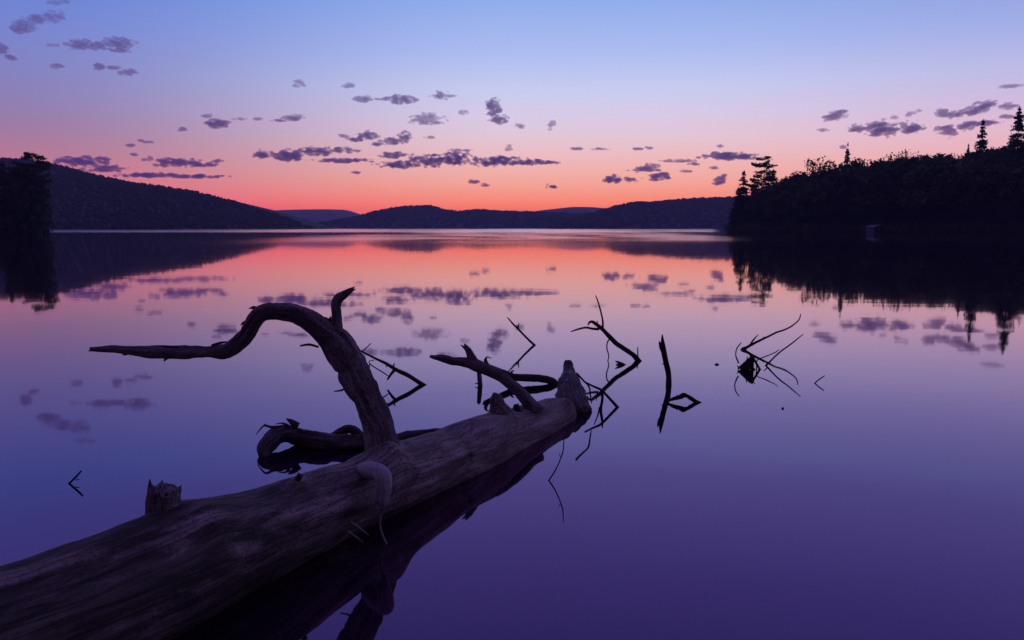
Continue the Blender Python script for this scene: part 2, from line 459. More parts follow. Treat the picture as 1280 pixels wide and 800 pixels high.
def empty(name, loc):
    o = bpy.data.objects.new(name, None); o.location = loc; o.empty_display_size = 0.2
    COL.objects.link(o)
    return o


def under(rows, gz=-0.05):
    """run the first row on below the water so that the limb is rooted in the lake"""
    a, b_ = np.array(rows[0]), np.array(rows[1])
    d = a[:3] - b_[:3]; d /= np.linalg.norm(d) + 1e-9
    d[2] = min(d[2], -0.35); d /= np.linalg.norm(d)
    e = a.copy(); e[:3] = a[:3] + d * ((a[2] - gz) / -d[2]) if a[2] > gz else a[:3] + d * 0.04
    return [tuple(e)] + list(rows)


# ------------------------------------------------------------------ the fallen log
C0 = np.array([-1.53186, 2.5, 0.26715]); C1 = np.array([0.35066, 6.3, -0.02864])


_a = (C1 - C0) / np.linalg.norm(C1 - C0)
_d = np.array(ray(100, 680)); SIL = np.cross(_d, _a); SIL /= np.linalg.norm(SIL)
if SIL[2] < 0: SIL = -SIL


def log_axis(Y):
    t = (Y - 2.5) / 3.8
    c, r = C0 + (C1 - C0) * t, 0.164 + 0.0365 * t
    k = min(max((4.7 - Y) / 2.3, 0.0), 1.3)
    g = 0.048 * k * k * (3 - 2 * min(k, 1)) if k <= 1 else 0.048 * (1 + (k - 1) * .5)   # butt swell: keeps its upper edge, grows down and outwards
    return c - SIL * g, r + g


def on_log(px, py):
    """first hit of the pixel's ray on the log's surface"""
    d = np.array(ray(px, py)); o = np.array([0, 0, H])
    best = None
    for t in np.linspace(1.5, 8, 3000):
        p = o + d * t
        ax = (C1 - C0) / np.linalg.norm(C1 - C0)
        q, rr_ = log_axis(p[1])
        q = q + ax * ((p - q) @ ax)
        dist = np.linalg.norm(p - q)
        if best is None or dist - rr_ < best[0]: best = (dist - rr_, p.copy(), q.copy())
        if dist <= rr_: return p, (p - q) / dist
    return best[1], (best[1] - best[2]) / np.linalg.norm(best[1] - best[2])


LOC0 = (log_axis(4.6)[0][0], 4.6, 0.0)
log = empty('fallen_log', LOC0)
tag(log, 'long weathered driftwood log lying from the near shore into the lake', 'log')


def collar(px, py, w, amp, up=0.75):
    p, n = on_log(px, py)
    d = n * (1 - up) + np.array([0, 0, 1.0]) * up
    d /= np.linalg.norm(d)
    return (p, w, d * amp)


rows = []
for Y in np.linspace(1.3, 6.02, 12):
    c, r = log_axis(Y)
    k = 1 + 0.05 * math.sin(Y * 2.9) + 0.03 * math.sin(Y * 6.1 + 1)
    rows.append((c[0], c[1], c[2], r * k))
c, r = log_axis(6.26); rows.append((c[0], c[1], c[2] + 0.004, r * 0.88))
c, r = log_axis(6.44); rows.append((c[0], c[1], c[2] + 0.002, r * 0.6))
c, r = log_axis(6.54); rows.append((c[0], c[1], c[2], r * 0.25))
pk, nk = on_log(588, 572)
bumps = [collar(487, 572, 0.105, 0.085), collar(478, 585, 0.07, 0.03, 0.3), collar(622, 512, 0.085, 0.05), collar(668, 505, 0.075, 0.035),
         collar(716, 506, 0.11, 0.05), collar(207, 645, 0.09, 0.022, 0.9), collar(245, 642, 0.12, 0.02, 0.8), collar(320, 618, 0.12, -0.018, 0.7), collar(400, 592, 0.10, 0.012, 0.7), collar(270, 668, 0.10, 0.025, 0.2), collar(560, 538, 0.10, -0.012, 0.7), collar(20, 712, 0.22, -0.012, 0.7), collar(369, 603, 0.05, 0.018),
         (pk, 0.022, -nk * 0.035), collar(565, 575, 0.09, 0.012, 0.0)]
# trunk: long low swells, checks and grooves along the grain
V, Fc, G = tube(rows, sides=88, step=0.0135, seed=4, rough=0.085, freq=4.6, ridges=0.045, twist=0.16, bumps=bumps)
tb = MB().add(V, Fc, G)
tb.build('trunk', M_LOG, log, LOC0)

par_kw = dict(parent=log, loc=LOC0)
# the great branch, rising and bending over to the left
s_ = 1 / 2.667
bx = lambda u, v, w, dY=0.0: (100 + u * s_, 340 + v * s_, w * s_, dY)
pb, nb = on_log(484, 568)
YB = pb[1] + 0.09
main = [bx(1022, 640, 130, -0.02), bx(1012, 590, 112), bx(1003, 545, 98, .02), bx(985, 490, 94, .03), bx(962, 440, 94, .03), bx(938, 385, 96, .03), bx(912, 330, 100, .03),
        bx(878, 270, 108, .02), bx(838, 222, 92, 0), bx(797, 185, 76, -.02), bx(750, 152, 66, -.03), bx(700, 132, 60, -.04), bx(648, 130, 55, -.05), bx(606, 140, 54, -.06), bx(578, 170, 54, -.06),
        bx(555, 207, 52, -.05), bx(525, 240, 50, -.04), bx(490, 260, 48, -.03), bx(445, 265, 42, -.02), bx(400, 267, 41, 0), bx(340, 267, 41, 0.02), bx(280, 268, 42, 0.03),
        bx(220, 266, 36, .04), bx(150, 261, 27, .05), bx(90, 257, 22, .06), bx(37, 258, 13, .06)]
kn_b = []
for u_, v_, a_ in ((905, 330, .012), (960, 440, .010), (985, 380, .010), (790, 160, .012), (735, 130, .010), (660, 108, .008), (540, 250, .010), (575, 140, .010), (430, 285, .008), (340, 250, .006), (250, 285, .007), (930, 520, .010)):
    q = bx(u_, v_, 1); pp = np.array(at(q[0], q[1], YB)); cc_ = np.array(at(*bx(u_ * .97 + 20, v_ + 6, 1)[:2], YB + .03))
    dd_ = pp - cc_; kn_b.append((pp, .022, dd_ / np.linalg.norm(dd_) * a_))
mb = MB().add(*tube(px_path(main, YB), bumps=kn_b, sides=34, step=0.007, seed=11, rough=0.21, freq=22, ridges=0.15, wob=0.22, tip='broken', spike=0.02))
br = mb.build('main_branch', M_BRANCH, **par_kw)
tag(br, 'thick branch arching up and out to the left')
# loose slivers of bark lifting from it
for k_, pts in enumerate(([bx(600, 128, 8), bx(580, 118, 12), bx(563, 122, 3)], [bx(640, 112, 10), bx(632, 104, 8), bx(622, 106, 2)],
            [bx(560, 165, 14), bx(545, 170, 10), bx(536, 178, 3)], [bx(440, 245, 10), bx(470, 236, 9), bx(500, 232, 2)],
            [bx(300, 280, 10), bx(284, 292, 8), bx(280, 298, 3)], [bx(440, 283, 8), bx(480, 288, 8), bx(528, 270, 2)],
            [bx(700, 108, 8), bx(670, 106, 8), bx(640, 106, 2)], [bx(160, 272, 9), bx(150, 276, 6), bx(140, 275, 2)],
            [bx(330, 250, 8), bx(290, 248, 7), bx(255, 246, 2)])):
    MB().add(*tube(px_path(pts, YB - 0.03), sides=6, seed=k_ * 9, rough=0.25)).build('bark_sliver', M_BARK, br)
spur = [bx(868, 268, 60), bx(862, 230, 44), bx(857, 180, 36), bx(855, 140, 32), bx(854, 105, 31), bx(862, 88, 30), bx(880, 75, 26), bx(897, 64, 20), bx(909, 57, 12)]
MB().add(*tube(px_path(spur, YB), sides=22, step=0.005, seed=21, rough=0.2, freq=34, ridges=0.14, tip='broken', spike=0.02)).build('upright_spur', M_BRANCH, br)
nub = MB()
for pts in ([bx(838, 220, 40), bx(831, 192, 34), bx(824, 160, 26)], [bx(815, 200, 26), bx(804, 176, 20), bx(798, 158, 12)]):
    nub.add(*tube(px_path(pts, YB), sides=14, step=0.004, seed=31, rough=0.3, freq=40, tip='broken', spike=0.02))
nub.build('broken_stub', M_BARK, br)
for pts in ([bx(795, 250, 8), bx(765, 242, 9), bx(735, 246, 6)], [bx(890, 385, 6), bx(872, 394, 7), bx(848, 398, 4)]):
    MB().add(*tube(px_path(pts, YB + .02), sides=7, seed=5, rough=0.2)).build('snapped_twig', M_TWIG, br)

# forked branch
q4 = lambda u, v, w, dY=0.0: (530 + u / 6.667, 420 + v / 6.667, w, dY)
pf, _ = on_log(664, 510)
YF = pf[1] + 0.05
fork = [q4(935, 640, 24, -.02), q4(900, 590, 19), q4(840, 520, 15.5), q4(780, 450, 14.5), q4(715, 395, 14), q4(650, 345, 14), q4(575, 305, 14), q4(500, 270, 14.5), q4(440, 245, 16),
        q4(380, 225, 14), q4(300, 213, 11), q4(240, 208, 10.5), q4(180, 192, 10), q4(130, 180, 8), q4(90, 178, 5.5), q4(55, 170, 3.5)]
fk = MB().add(*tube(px_path(fork, YF), sides=26, step=0.006, seed=41, rough=0.12, freq=24, ridges=0.08, wob=.1, tip='broken', spike=0.012)).build('forked_branch', M_STUB, **par_kw)
prong = [q4(455, 265, 15), q4(415, 215, 12), q4(390, 165, 10), q4(372, 125, 8), q4(355, 95, 5), q4(338, 68, 2)]
pm_ = MB().add(*tube(px_path(prong, YF), sides=16, step=0.005, seed=43, rough=0.2, freq=30, ridges=0.1))
pm_.add(*tube(px_path([q4(355, 120, 4), q4(330, 92, 3), q4(310, 76, 1.5)], YF), sides=7, seed=44, rough=.2))
pm_.build('prong', M_BRANCH, fk)

# stubs of broken limbs along the top
def stub(name, pts, Y, mat, seed, spike=0.02, sides=24, extra=(), rough=0.14, **kw):
    b_ = MB().add(*tube(px_path(pts, Y), sides=sides, step=0.005, seed=seed, rough=rough, freq=30, ridges=0.09, tip='broken', spike=spike))
    for e in extra: b_.add(*tube(px_path(e, Y), sides=8, seed=seed + 3, rough=0.2))
    return b_.build(name, mat, **par_kw)


pk_, _ = on_log(624, 517)
stub('broken_stub', [(627, 530, 44), (624, 515, 30), (621.5, 505, 19), (620.5, 498, 16), (621, 493, 11)], pk_[1] + .05, M_STUB, 51, .01)
pk_, _ = on_log(646, 513)
stub('broken_stub', [(647, 518, 11), (646, 511, 10), (645, 506, 6)], pk_[1] + .05, M_BARK, 53, .012, 12, rough=0.35)
pk_, _ = on_log(207, 650)
st = stub('broken_stub', [(210, 668, 60), (208, 652, 46), (206, 638, 43), (204, 627, 41), (206.5, 614, 39)], pk_[1] + .06, M_STUB, 55, .022, 40,
          extra=[[(189, 632, 10), (188, 612, 8), (187, 599, 1.2)], [(214, 625, 7), (217, 613, 2)], [(207, 624, 6), (208, 614, 2)], [(200, 626, 6), (198, 618, 2)], [(220, 624, 6), (221.5, 615, 2)]])
tag(st, 'thick snapped stump with a tall splinter')
pk_, _ = on_log(369, 606)
stub('broken_stub', [(367, 609, 12), (371, 601, 9), (375, 594, 7)], pk_[1] + .03, M_BARK, 57, .012, 14, rough=0.3)
pk_, _ = on_log(714, 505)
kn = stub('upturned_stub', [(722, 520, 40, .16), (717, 511, 40, .2), (714.5, 501, 38.5, .27), (713, 491, 35, .38), (712, 480, 28, .5), (711.5, 471, 20, .64)], pk_[1] + .1, M_STUB, 59, .008, 30)
MB().add(*tube(px_path([(711.6, 473, 19, .62), (711, 464, 15, .74), (710, 455, 12, .85)], pk_[1] + .1), sides=20, step=.004, seed=61, rough=.16, freq=30, tip='broken', spike=.012)).build('charred_tip', M_BARK, kn)

# peeled crook on the near side
pc, nc = on_log(458, 588)
q2 = lambda u, v, w, dY=0.0: (300 + u / 4.443, 500 + v / 4.443, w, dY)
crook = [q2(680, 405, 20, .06), q2(705, 392, 22, -.02), q2(740, 392, 22, -.09), q2(775, 402, 21, -.13), q2(797, 430, 21, -.175), q2(800, 475, 20, -.19), q2(794, 520, 19, -.19), q2(790, 560, 17, -.19), q2(794, 588, 9, -.185),
         q2(782, 635, 3.8, -.17), q2(776, 680, 2.8, -.18), q2(788, 740, 2.4, -.19), q2(815, 800, 2.0, -.2)]
MB().add(*tube(px_path(crook, pc[1]), sides=20, step=0.004, seed=63, rough=0.07, freq=24, ridges=0.0)).add(
    *tube(px_path([q2(785, 510, 12, -.165), q2(758, 552, 7, -.165), q2(734, 583, 1, -.165)], pc[1]), sides=8, seed=64, rough=.2)).build('peeled_crook', M_PEELED, **par_kw)
for a_ in ([(428, 647, 2.2), (444, 656, 2.6), (461, 669, 1.2)], [(429, 660, 2), (442, 669, 2.2), (454, 678, 1)]):
    ps, _ = on_log(444, 660)
    MB().add(*tube(px_path(a_, ps[1] - .015), sides=7, seed=66, rough=.15)).build('splinter', M_PEELED, **par_kw)
# thin shoots at the far end
YE = ground_dist(509)
for pts in ([(721, 466, 3), (729, 475, 2.6), (736, 483, 2.4), (738, 494, 2), (739.5, 504, 1.4)],):
    MB().add(*tube(px_path(pts, pk_[1] + .06), sides=7, seed=67, rough=.2, wob=.4)).build('thin_shoot', M_TWIG, **par_kw)
tw = px_path([(772, 509, 4), (763, 499, 3.4), (750, 486.5, 3), (742, 483, 2.8), (732, 478, 2.4)], YE)
MB().add(*tube(under(tw), sides=9, seed=68, rough=.2, wob=.4)).build('thin_shoot', M_TWIG, **par_kw)


# ------------------------------------------------------------------ other driftwood, each standing in the water
def drift(name, label, limbs, mat=M_TWIG, cat='twig', group=None, gpy=None, seed=0, sides=9, rough=0.18):
    """limbs: list of (points, rooted). First limb's first point is where it leaves the water."""
    Y = ground_dist(gpy)
    first = limbs[0][0][0]
    base = at(first[0], gpy, Y)
    b_ = MB()
    for k, (pts, rooted) in enumerate(limbs):
        rows_ = px_path(pts, Y)
        if rooted: rows_ = under(rows_)
        rm_ = max(r_[3] for r_ in rows_)
        b_.add(*tube(rows_, sides=(16 if rm_ > 0.012 else sides), step=max(rm_ * 0.6, 0.004), seed=seed + k * 3 + 70, rough=rough, freq=22, wob=0.35))
    o = b_.build(name, mat, None, (base.x, base.y, 0)); o.location = (base.x, base.y, 0)
    return tag(o, label, cat, group)


q3 = lambda u, v, w, dY=0.0: (430 + u / 7.275, 420 + v / 7.275, w, dY)
drift('twig', 'bare twig leaning left into the water, just right of the arching branch', [
    ([q3(715, 442, 5.5), q3(640, 395, 5.2), q3(560, 350, 5.4), q3(480, 305, 5), q3(400, 260, 4), q3(320, 220, 3.2), q3(240, 180, 2.6), q3(155, 135, 2.2)], True),
    ([q3(170, 135, 1.5), q3(205, 105, 1.3), q3(245, 68, 1)], False),
    ([q3(460, 310, 4), q3(430, 345, 3.4), q3(395, 395, 2)], False), ([q3(445, 290, 2.5), q3(458, 250, 1.4)], False),
    ([q3(405, 365, 1.3), q3(345, 325, 1.6), q3(285, 290, 1.4), q3(235, 250, 1.4), q3(228, 235, 1.2), q3(275, 218, 1.1)], False),
    ([q3(235, 250, 1.3), q3(230, 290, 1.2), q3(240, 350, 1)], False), ([q3(400, 265, 2.4), q3(382, 278, 1.2)], False)], gpy=481, seed=1)
drift('twig', 'small slanting twig with a side shoot behind the forked branch', [
    ([(667.6, 431, 3), (660, 424, 2.8), (653, 417, 2.6), (646.5, 410, 2.6), (640.5, 404, 2), (634.4, 397, 1.3)], True),
    ([(648, 411.5, 2), (648.6, 404, 1.1)], False), ([(647, 411, 1.6), (645.8, 406, 1)], False)], gpy=431.5, seed=2)
drift('branch', 'slender bare branch with thin curved shoots beyond the far end of the log', [
    ([(798.6, 451, 7), (794, 445.5, 6.4), (788, 441.5, 6), (777, 434.5, 5.8), (763, 421.5, 5.4), (752, 411, 5), (745, 405, 4.2), (739.6, 402, 3.6), (736.5, 403, 2.8), (735, 406.5, 1.6)], True),
    ([(753.5, 411, 3), (753.6, 402, 2.4), (751, 390, 2.1), (748, 379, 1.8), (744.6, 369.5, 1.2)], False),
    ([(749, 411.5, 3.4), (742, 411, 3), (732, 409.5, 2.6), (724, 411, 2.4), (713.8, 414.4, 1.4)], False),
    ([(763, 423, 2), (759.5, 427, 1.7), (758.6, 434, 1.6), (761, 446, 1.4), (759.5, 452, 1.3)], False),
    ([(747, 407, 2), (746.6, 401, 1)], False)], cat='branch', gpy=451, seed=3)
drift('stick', 'short thin upright stick beside the slender branch', [([(797.4, 447, 1.6), (797.2, 441, 1.6), (797, 434, 1.2)], True)], cat='stick', gpy=447, seed=4)
drift('bark_chip', 'ragged floating chip of dark bark beside the slender branch', [
    ([(784, 457.6, 2), (779, 455.6, 3.4), (774, 453.6, 3.4), (769.5, 451.4, 1.4)], False), ([(778, 456, 3), (773, 456, 2.4), (770, 455, 1)], False)], mat=M_BARK, cat='bark', gpy=456, seed=5, rough=.4)
drift('stick', 'tall dark stick standing upright in open water', [
    ([(836.3, 481, 7.5), (836, 472, 7.2), (834.5, 463, 7), (832.3, 454, 6.8), (830.5, 445, 6.8), (829.4, 437, 6.4), (828.4, 428, 4.6), (827.8, 418.6, 1.4)], True),
    ([(829, 440, 5), (826, 433, 4.2), (824, 427, 1.6)], False), ([(831, 444, 3), (833.6, 447, 1.2)], False), ([(831.5, 454, 3), (828, 455, 1)], False)],
    mat=M_TWIG, cat='stick', gpy=480.5, seed=6)
drift('stick', 'low arched stick making a diamond with its mirror image', [
    ([(835, 501.5, 2.5), (841, 499, 4.5), (847, 497, 5), (853, 495.2, 5)], False), ([(850, 495.2, 4.5), (856, 495, 5), (861.5, 495.6, 4.5)], False),
    ([(859, 495, 4), (864, 498.4, 5), (869, 501.4, 5), (875, 504, 4), (881, 506, 1.5)], False),
    ([(850, 495, 4), (855, 492.2, 3), (859, 493, 1)], False), ([(848, 497, 4), (846, 493.5, 1)], False)], mat=M_BARK, cat='stick', gpy=503, seed=7, rough=.3)
q5 = lambda u, v, w, dY=0.0: (800 + u / 4.923, 380 + v / 4.923, w, dY)
drift('root_clump', 'knotty dark root clump poking out of the lake on the right', [
    ([q5(602, 398, 3), q5(690, 324, 3.4)], False), ([q5(690, 322, 3.2), q5(754, 430, 2)], False), ([q5(622, 404, 6), q5(690, 338, 4.5)], False),
    ([q5(650, 408, 7), q5(672, 370, 7), q5(697, 322, 3)], False), ([q5(688, 410, 4), q5(696, 338, 3.4)], False), ([q5(640, 380, 4), q5(704, 402, 3)], False), ([q5(634, 400, 8), q5(676, 368, 6)], False),
    ([q5(716, 408, 2), q5(742, 405, 2.4)], False), ([q5(655, 352, 1.6), q5(662, 322, .8)], False), ([q5(700, 334, 2), q5(712, 316, .8)], False), ([q5(612, 392, 2), q5(599, 380, 1)], False),
    ([q5(607, 365, 1.8), q5(590, 310, 1.5), q5(600, 268, 1.4), q5(622, 238, 1)], False)], mat=M_BARK, cat='root', gpy=462, seed=8, rough=.4)
drift('twig', 'long thin twig curving up to the right above the root clump', [
    ([q5(632, 280, 3.6), q5(665, 262, 3.6), q5(700, 243, 3.2), q5(760, 213, 2.8), q5(830, 180, 2.2), q5(900, 153, 2), q5(950, 125, 1.8), q5(980, 93, 1.6), q5(990, 62, 1.1)], True),
    ([q5(670, 262, 2.4), q5(695, 225, 2.2), q5(715, 202, 1.4)], False), ([q5(705, 212, 1.8), q5(727, 190, 1)], False), ([q5(735, 228, 1.8), q5(765, 203, 1)], False),
    ([q5(660, 265, 2.6), q5(640, 285, 2.6), q5(620, 306, 2.2)], False), ([q5(655, 266, 2.6), q5(625, 272, 1.4)], False)], gpy=437, seed=9)
drift('twig', 'straight thin twig slanting up right beside the root clump', [
    ([q5(776, 378, 2.6), q5(800, 353, 2.2), q5(870, 290, 1.9), q5(950, 230, 1.7), q5(1003, 187, 1.1)], True), ([q5(785, 368, 1.4), q5(765, 346, 1)], False)], gpy=457, seed=10)
drift('twig', 'faint fine twig close on the right of the root clump', [
    ([q5(718, 392, 1.5), q5(722, 345, 1.4), q5(760, 328, 1.4), q5(800, 312, 1.3), q5(835, 296, 1.2), q5(857, 279, .9)], True)], gpy=460, seed=11)
drift('twig', 'tiny twig pricking out of the water, farthest right', [([(1018.4, 479, 1.6), (1024, 474.4, 1.5), (1030.8, 469.8, 1.2)], True)], gpy=479, seed=12)
drift('twig', 'little forked twig in open water left of the log', [
    ([(86.6, 604.4, 2.8), (90.5, 600.5, 2.6), (96, 595, 2.4), (101.4, 589, 2)], True), ([(94, 600, 1.3), (98.8, 599.3, 1)], False)], gpy=604.4, seed=13)
drift('twig', 'wiry twig bent at the water on the near right of the log', [
    ([(685.8, 600.4, 2), (692.6, 590.3, 1.8), (696.5, 583, 1.6), (700, 575, 1.5), (703.6, 564, 1.6), (704.6, 555, 1.3), (705, 547.5, 1)], True),
    ([(700.6, 571, 1.1), (698.6, 566.6, .7)], False), ([(692, 591, 1.2), (694, 589.5, .7)], False)], gpy=600.4, seed=14)
drift('twig', 'ragged hanging sprig beside the far end of the log', [
    ([(751.5, 512, 3.4), (752, 505, 3.6), (753, 497, 2.6), (753.6, 489, 1.2)], True), ([(752, 507, 2.4), (748, 511, 1)], False)], gpy=512, seed=15, rough=.4)
drift('floating_scrap', 'small dark scrap floating between the upright stick and root clump', [([(893.6, 455.6, 1.4), (895.6, 455.3, 2.8), (898.6, 455.3, .9)], False)], mat=M_BARK, cat='scrap', gpy=455.8, seed=16)
drift('floating_scrap', 'tiny dark speck floating below the root clump', [([(977, 510.6, 1.6), (978.2, 510.2, 2.6), (979.4, 510.6, 1.4)], False)], mat=M_BARK, cat='scrap', gpy=510.8, seed=17)

# curled branch lying low on the water behind the log
def drift_g(name, label, cat, limbs, mat, seed, sides=18, rough=.14):
    """points (px, py, w, gpy): gpy is the water row right under that point"""
    b_ = MB(); base = None
    for k, pts in enumerate(limbs):
        rows_ = []
        for (x, y, w, g) in pts: rows_ += px_path([(x, y, w)], ground_dist(g))
        if base is None: base = rows_[0]
        b_.add(*tube(rows_, sides=sides if k == 0 else 10, step=0.006, seed=seed + k, rough=rough, freq=24, ridges=.2, wob=.3))
    o = b_.build(name, mat, None, (base[0], base[1], 0)); o.location = (base[0], base[1], 0)
    return tag(o, label, cat)


drift_g('branch', 'thick curled branch lying on the water left behind the log', 'branch', [
    [(575, 541, 9, 541), (552, 543, 12, 545), (522, 544, 13, 548), (492, 548, 15, 553), (462, 552, 20, 559), (437, 553, 20, 560), (412, 551, 20, 560), (395, 549.5, 21, 559), (378, 546.5, 23, 557), (362, 543, 23, 557.5),
     (350, 544, 22, 560), (339, 551, 21, 564), (332, 560, 19, 568), (329, 570, 13, 571)],
    [(452, 545, 12, 556), (440, 537, 11, 556), (428, 539, 10, 556), (416, 543, 7, 556), (405, 545, 2, 556)],
    [(372, 532, 8, 558), (364, 527, 7, 558), (358.5, 523.6, 2, 558)],
    [(352, 534, 6, 560), (340, 534, 4, 561), (329.5, 532.6, 2.4, 562), (325, 537, 2, 562), (320.3, 543, 1, 562)],
    [(338, 534, 3, 561), (330, 530, 1, 561)], [(360, 532, 4, 560), (352, 529, 2, 560), (345, 530, 1, 560)]], M_OLD, 90, rough=.24)
drift_g('branch', 'dark low branch on the water behind the forked branch', 'branch', [
    [(697, 481, 7, 480), (689, 476.5, 8.5, 479.6), (677, 473.6, 8.5, 479.6), (664, 472.6, 9, 480), (650, 472.5, 9, 480), (636, 469.5, 8.5, 480), (622, 463.5, 8, 480), (606, 456, 6, 480)],
    [(611, 458, 4, 480), (607, 450, 4, 480), (609, 446.5, 2, 480), (614, 448, 1, 480)], [(640, 470, 3, 480), (639.5, 465, 2.4, 480), (642.5, 463, 1.2, 480)]], M_OLD, 110, sides=16, rough=.22)
drift('stick', 'short reddish stick hanging to the water under the forked branch', [
    ([(600.5, 482, 6), (599.6, 475, 5.8), (599, 468, 5.6), (598.5, 461, 5)], True), ([(600, 479, 3), (594, 479.5, 1)], False)], mat=M_BRANCH, cat='stick', gpy=482, seed=18)


# ------------------------------------------------------------------ trees
def unit_rand(rng, n):
    v = rng.normal(size=(n, 3)); return v / np.linalg.norm(v, axis=1)[:, None]


def leaf_quads(P, size, rng, flat=0.0):
    """one randomly turned quad at every point"""
    n = len(P)
    a = unit_rand(rng, n); a[:, 2] *= (1 - flat); a /= np.linalg.norm(a, axis=1)[:, None]
    b_ = np.cross(a, unit_rand(rng, n)); b_ /= np.linalg.norm(b_, axis=1)[:, None] + 1e-9
    s = (size * rng.uniform(0.5, 1.25, n))[:, None]
    V = np.stack([P - a * s * .5, P + b_ * s * .33, P + a * s * .5, P - b_ * s * .33], 1).reshape(-1, 3)
    return V, np.arange(4 * n).reshape(-1, 4)


def broadleaf(rng, h=13.0, w=9.0, n=900, size=0.75):
    """crown points of a leafy tree of height h: clumps on a lumpy dome"""
    K = 16
    cz = h * rng.uniform(.38, .86, K)
    rad = w * .5 * np.sqrt(np.clip(1 - ((cz / h - .58) / .46) ** 2, 0.05, 1)) * rng.uniform(.2, .85, K)
    th = rng.uniform(0, 2 * math.pi, K)
    cc = np.stack([rad * np.cos(th), rad * np.sin(th), cz], 1)
    cr = w * rng.uniform(.12, .24, K)
    k = rng.integers(0, K, n)
    core = (cc[:, None, :] + unit_rand(rng, K * 9).reshape(K, 9, 3) * (cr * .45)[:, None, None]).reshape(-1, 3)
    VC, QC = leaf_quads(core, w * .2, rng)
    P = cc[k] + unit_rand(rng, n) * (cr[k] * rng.uniform(.55, 1.1, n))[:, None] * np.array([1.1, 1.1, .8])
    V, Q = leaf_quads(P, size, rng)
    V = np.concatenate([VC, V]); return V, np.arange(len(V)).reshape(-1, 4)


def airy(rng, h=13.0, w=8.0):
    V, Q = broadleaf(rng, h, w, 620, .6)
    V = V[K_CORE * 4:]
    return V, np.arange(len(V)).reshape(-1, 4)


K_CORE = 144


def conifer(rng, h=20.0, w=6.0, n=1000, size=0.6, bare=.08, gap=1.0, power=.8):
    P = []
    m = int(h * 4.2 / gap)
    zz = np.sort(rng.uniform(bare * h, h * .985, m))
    for z in zz:
        t = (z / h - bare) / (1 - bare)
        L0 = w * .5 * (1 - t) ** power + .08
        for th in rng.uniform(0, 2 * math.pi, rng.integers(3, 6)):
            Lr = L0 * rng.uniform(.3, 1.2)
            kk = max(8, int(Lr * 20))
            s = np.sqrt(rng.uniform(0.02, 1, kk)) * Lr
            j = rng.normal(0, .17, (kk, 3)) * (0.5 + s[:, None] * .35)
            P.append(np.stack([s * math.cos(th), s * math.sin(th), z - s * .16 - .05 * s * s / max(Lr, .5)], 1) + j)
    P = np.concatenate(P + [np.stack([rng.normal(0, .05, 10), rng.normal(0, .05, 10), rng.uniform(h * .95, h * 1.01, 10)], 1)])
    return leaf_quads(P, size, rng, .3)


def pine(rng, h=24.0, w=9.0, size=0.6, bare=.45, layers=9):
    """old white pine: bare stem, flat layered plates swept to one side"""
    P = []
    for _ in range(layers * 5):
        t = rng.uniform(0, 1) ** .9; z = (bare + (1 - bare) * t * .97) * h; th = rng.uniform(0, 2 * math.pi)
        Lr = w * .5 * (.3 + .7 * math.sin(math.pi * min(.97, .22 + t * .70))) * rng.uniform(.45, 1.12) * (1.18 if math.cos(th) < 0 else .85)
        kk = int(38 * Lr)
        s = np.sqrt(rng.uniform(.12, 1, kk)) * Lr
        a = th + rng.normal(0, .34, kk)
        P.append(np.stack([s * np.cos(a), s * np.sin(a), z + s * rng.uniform(0, .25) + rng.normal(0, .22, kk)], 1))
    P.append(np.array([0, 0, h * .965]) + rng.normal(0, 1, (70, 3)) * np.array([.8, .8, .35]))
    return leaf_quads(np.concatenate(P), size, rng, .5)


def stem(h, r, rng, limbs=0, w=3.0):
    b_ = MB()
    b_.add(*tube([(0, 0, -1.5, r), (rng.normal(0, .1), rng.normal(0, .1), h * .5, r * .62), (0, 0, h * .97, r * .08)], sides=8, step=h / 14, seed=int(rng.integers(99)), rough=.08, freq=.6))
    for _ in range(limbs):
        z = h * rng.uniform(.3, .75); th = rng.uniform(0, 6.28); l = w * rng.uniform(.5, .9)
        b_.add(*tube([(0, 0, z, r * .35), (l * .5 * math.cos(th), l * .5 * math.sin(th), z + l * .35, r * .22), (l * math.cos(th), l * math.sin(th), z + l * .6, r * .06)], sides=5, step=l / 5, seed=1, rough=.08, freq=.6))
    me = mesh_obj('trunk', b_.V, b_.F, M_TRUNK, None, True, b_.G)
    d = me.data; bpy.data.objects.remove(me)
    return d


RNG = np.random.default_rng(7)
BROAD = []
for i in range(5):
    V, Q = broadleaf(RNG, 13, RNG.uniform(7.5, 10.5), 1700, .70)
    BROAD.append((np_mesh('crown', V, Q, M_LEAF, link=False), stem(10.5, .22, RNG, 7, 3.4), V, Q))
CONI = []
for i in range(4):
    V, Q = conifer(RNG, 20, RNG.uniform(5.0, 7.5), size=.5, power=RNG.uniform(.65, .95), gap=RNG.uniform(.8, 1.1))
    CONI.append((np_mesh('crown', V, Q, M_NEEDLE, link=False), stem(20, .26, RNG), V, Q))
PINE = []
for i in range(2):
    V, Q = pine(RNG, 24, 10 + i, .62, .42)
    PINE.append((np_mesh('crown', V, Q, M_NEEDLE, link=False), stem(24, .3, RNG, 6, 3.5), V, Q))
BASE_H = {'b': 13.0, 'c': 20.0, 'p': 24.0}
AIRY = []
for i in range(5):
    V, Q = airy(RNG, 13, RNG.uniform(7.0, 9.5))
    AIRY.append((np_mesh('crown', V, Q, M_LEAF, link=False), stem(11.5, .2, RNG, 9, 3.2), V, Q))
BASE_H['a'] = 13.0
SETS = {'b': BROAD, 'c': CONI, 'p': PINE, 'a': AIRY}


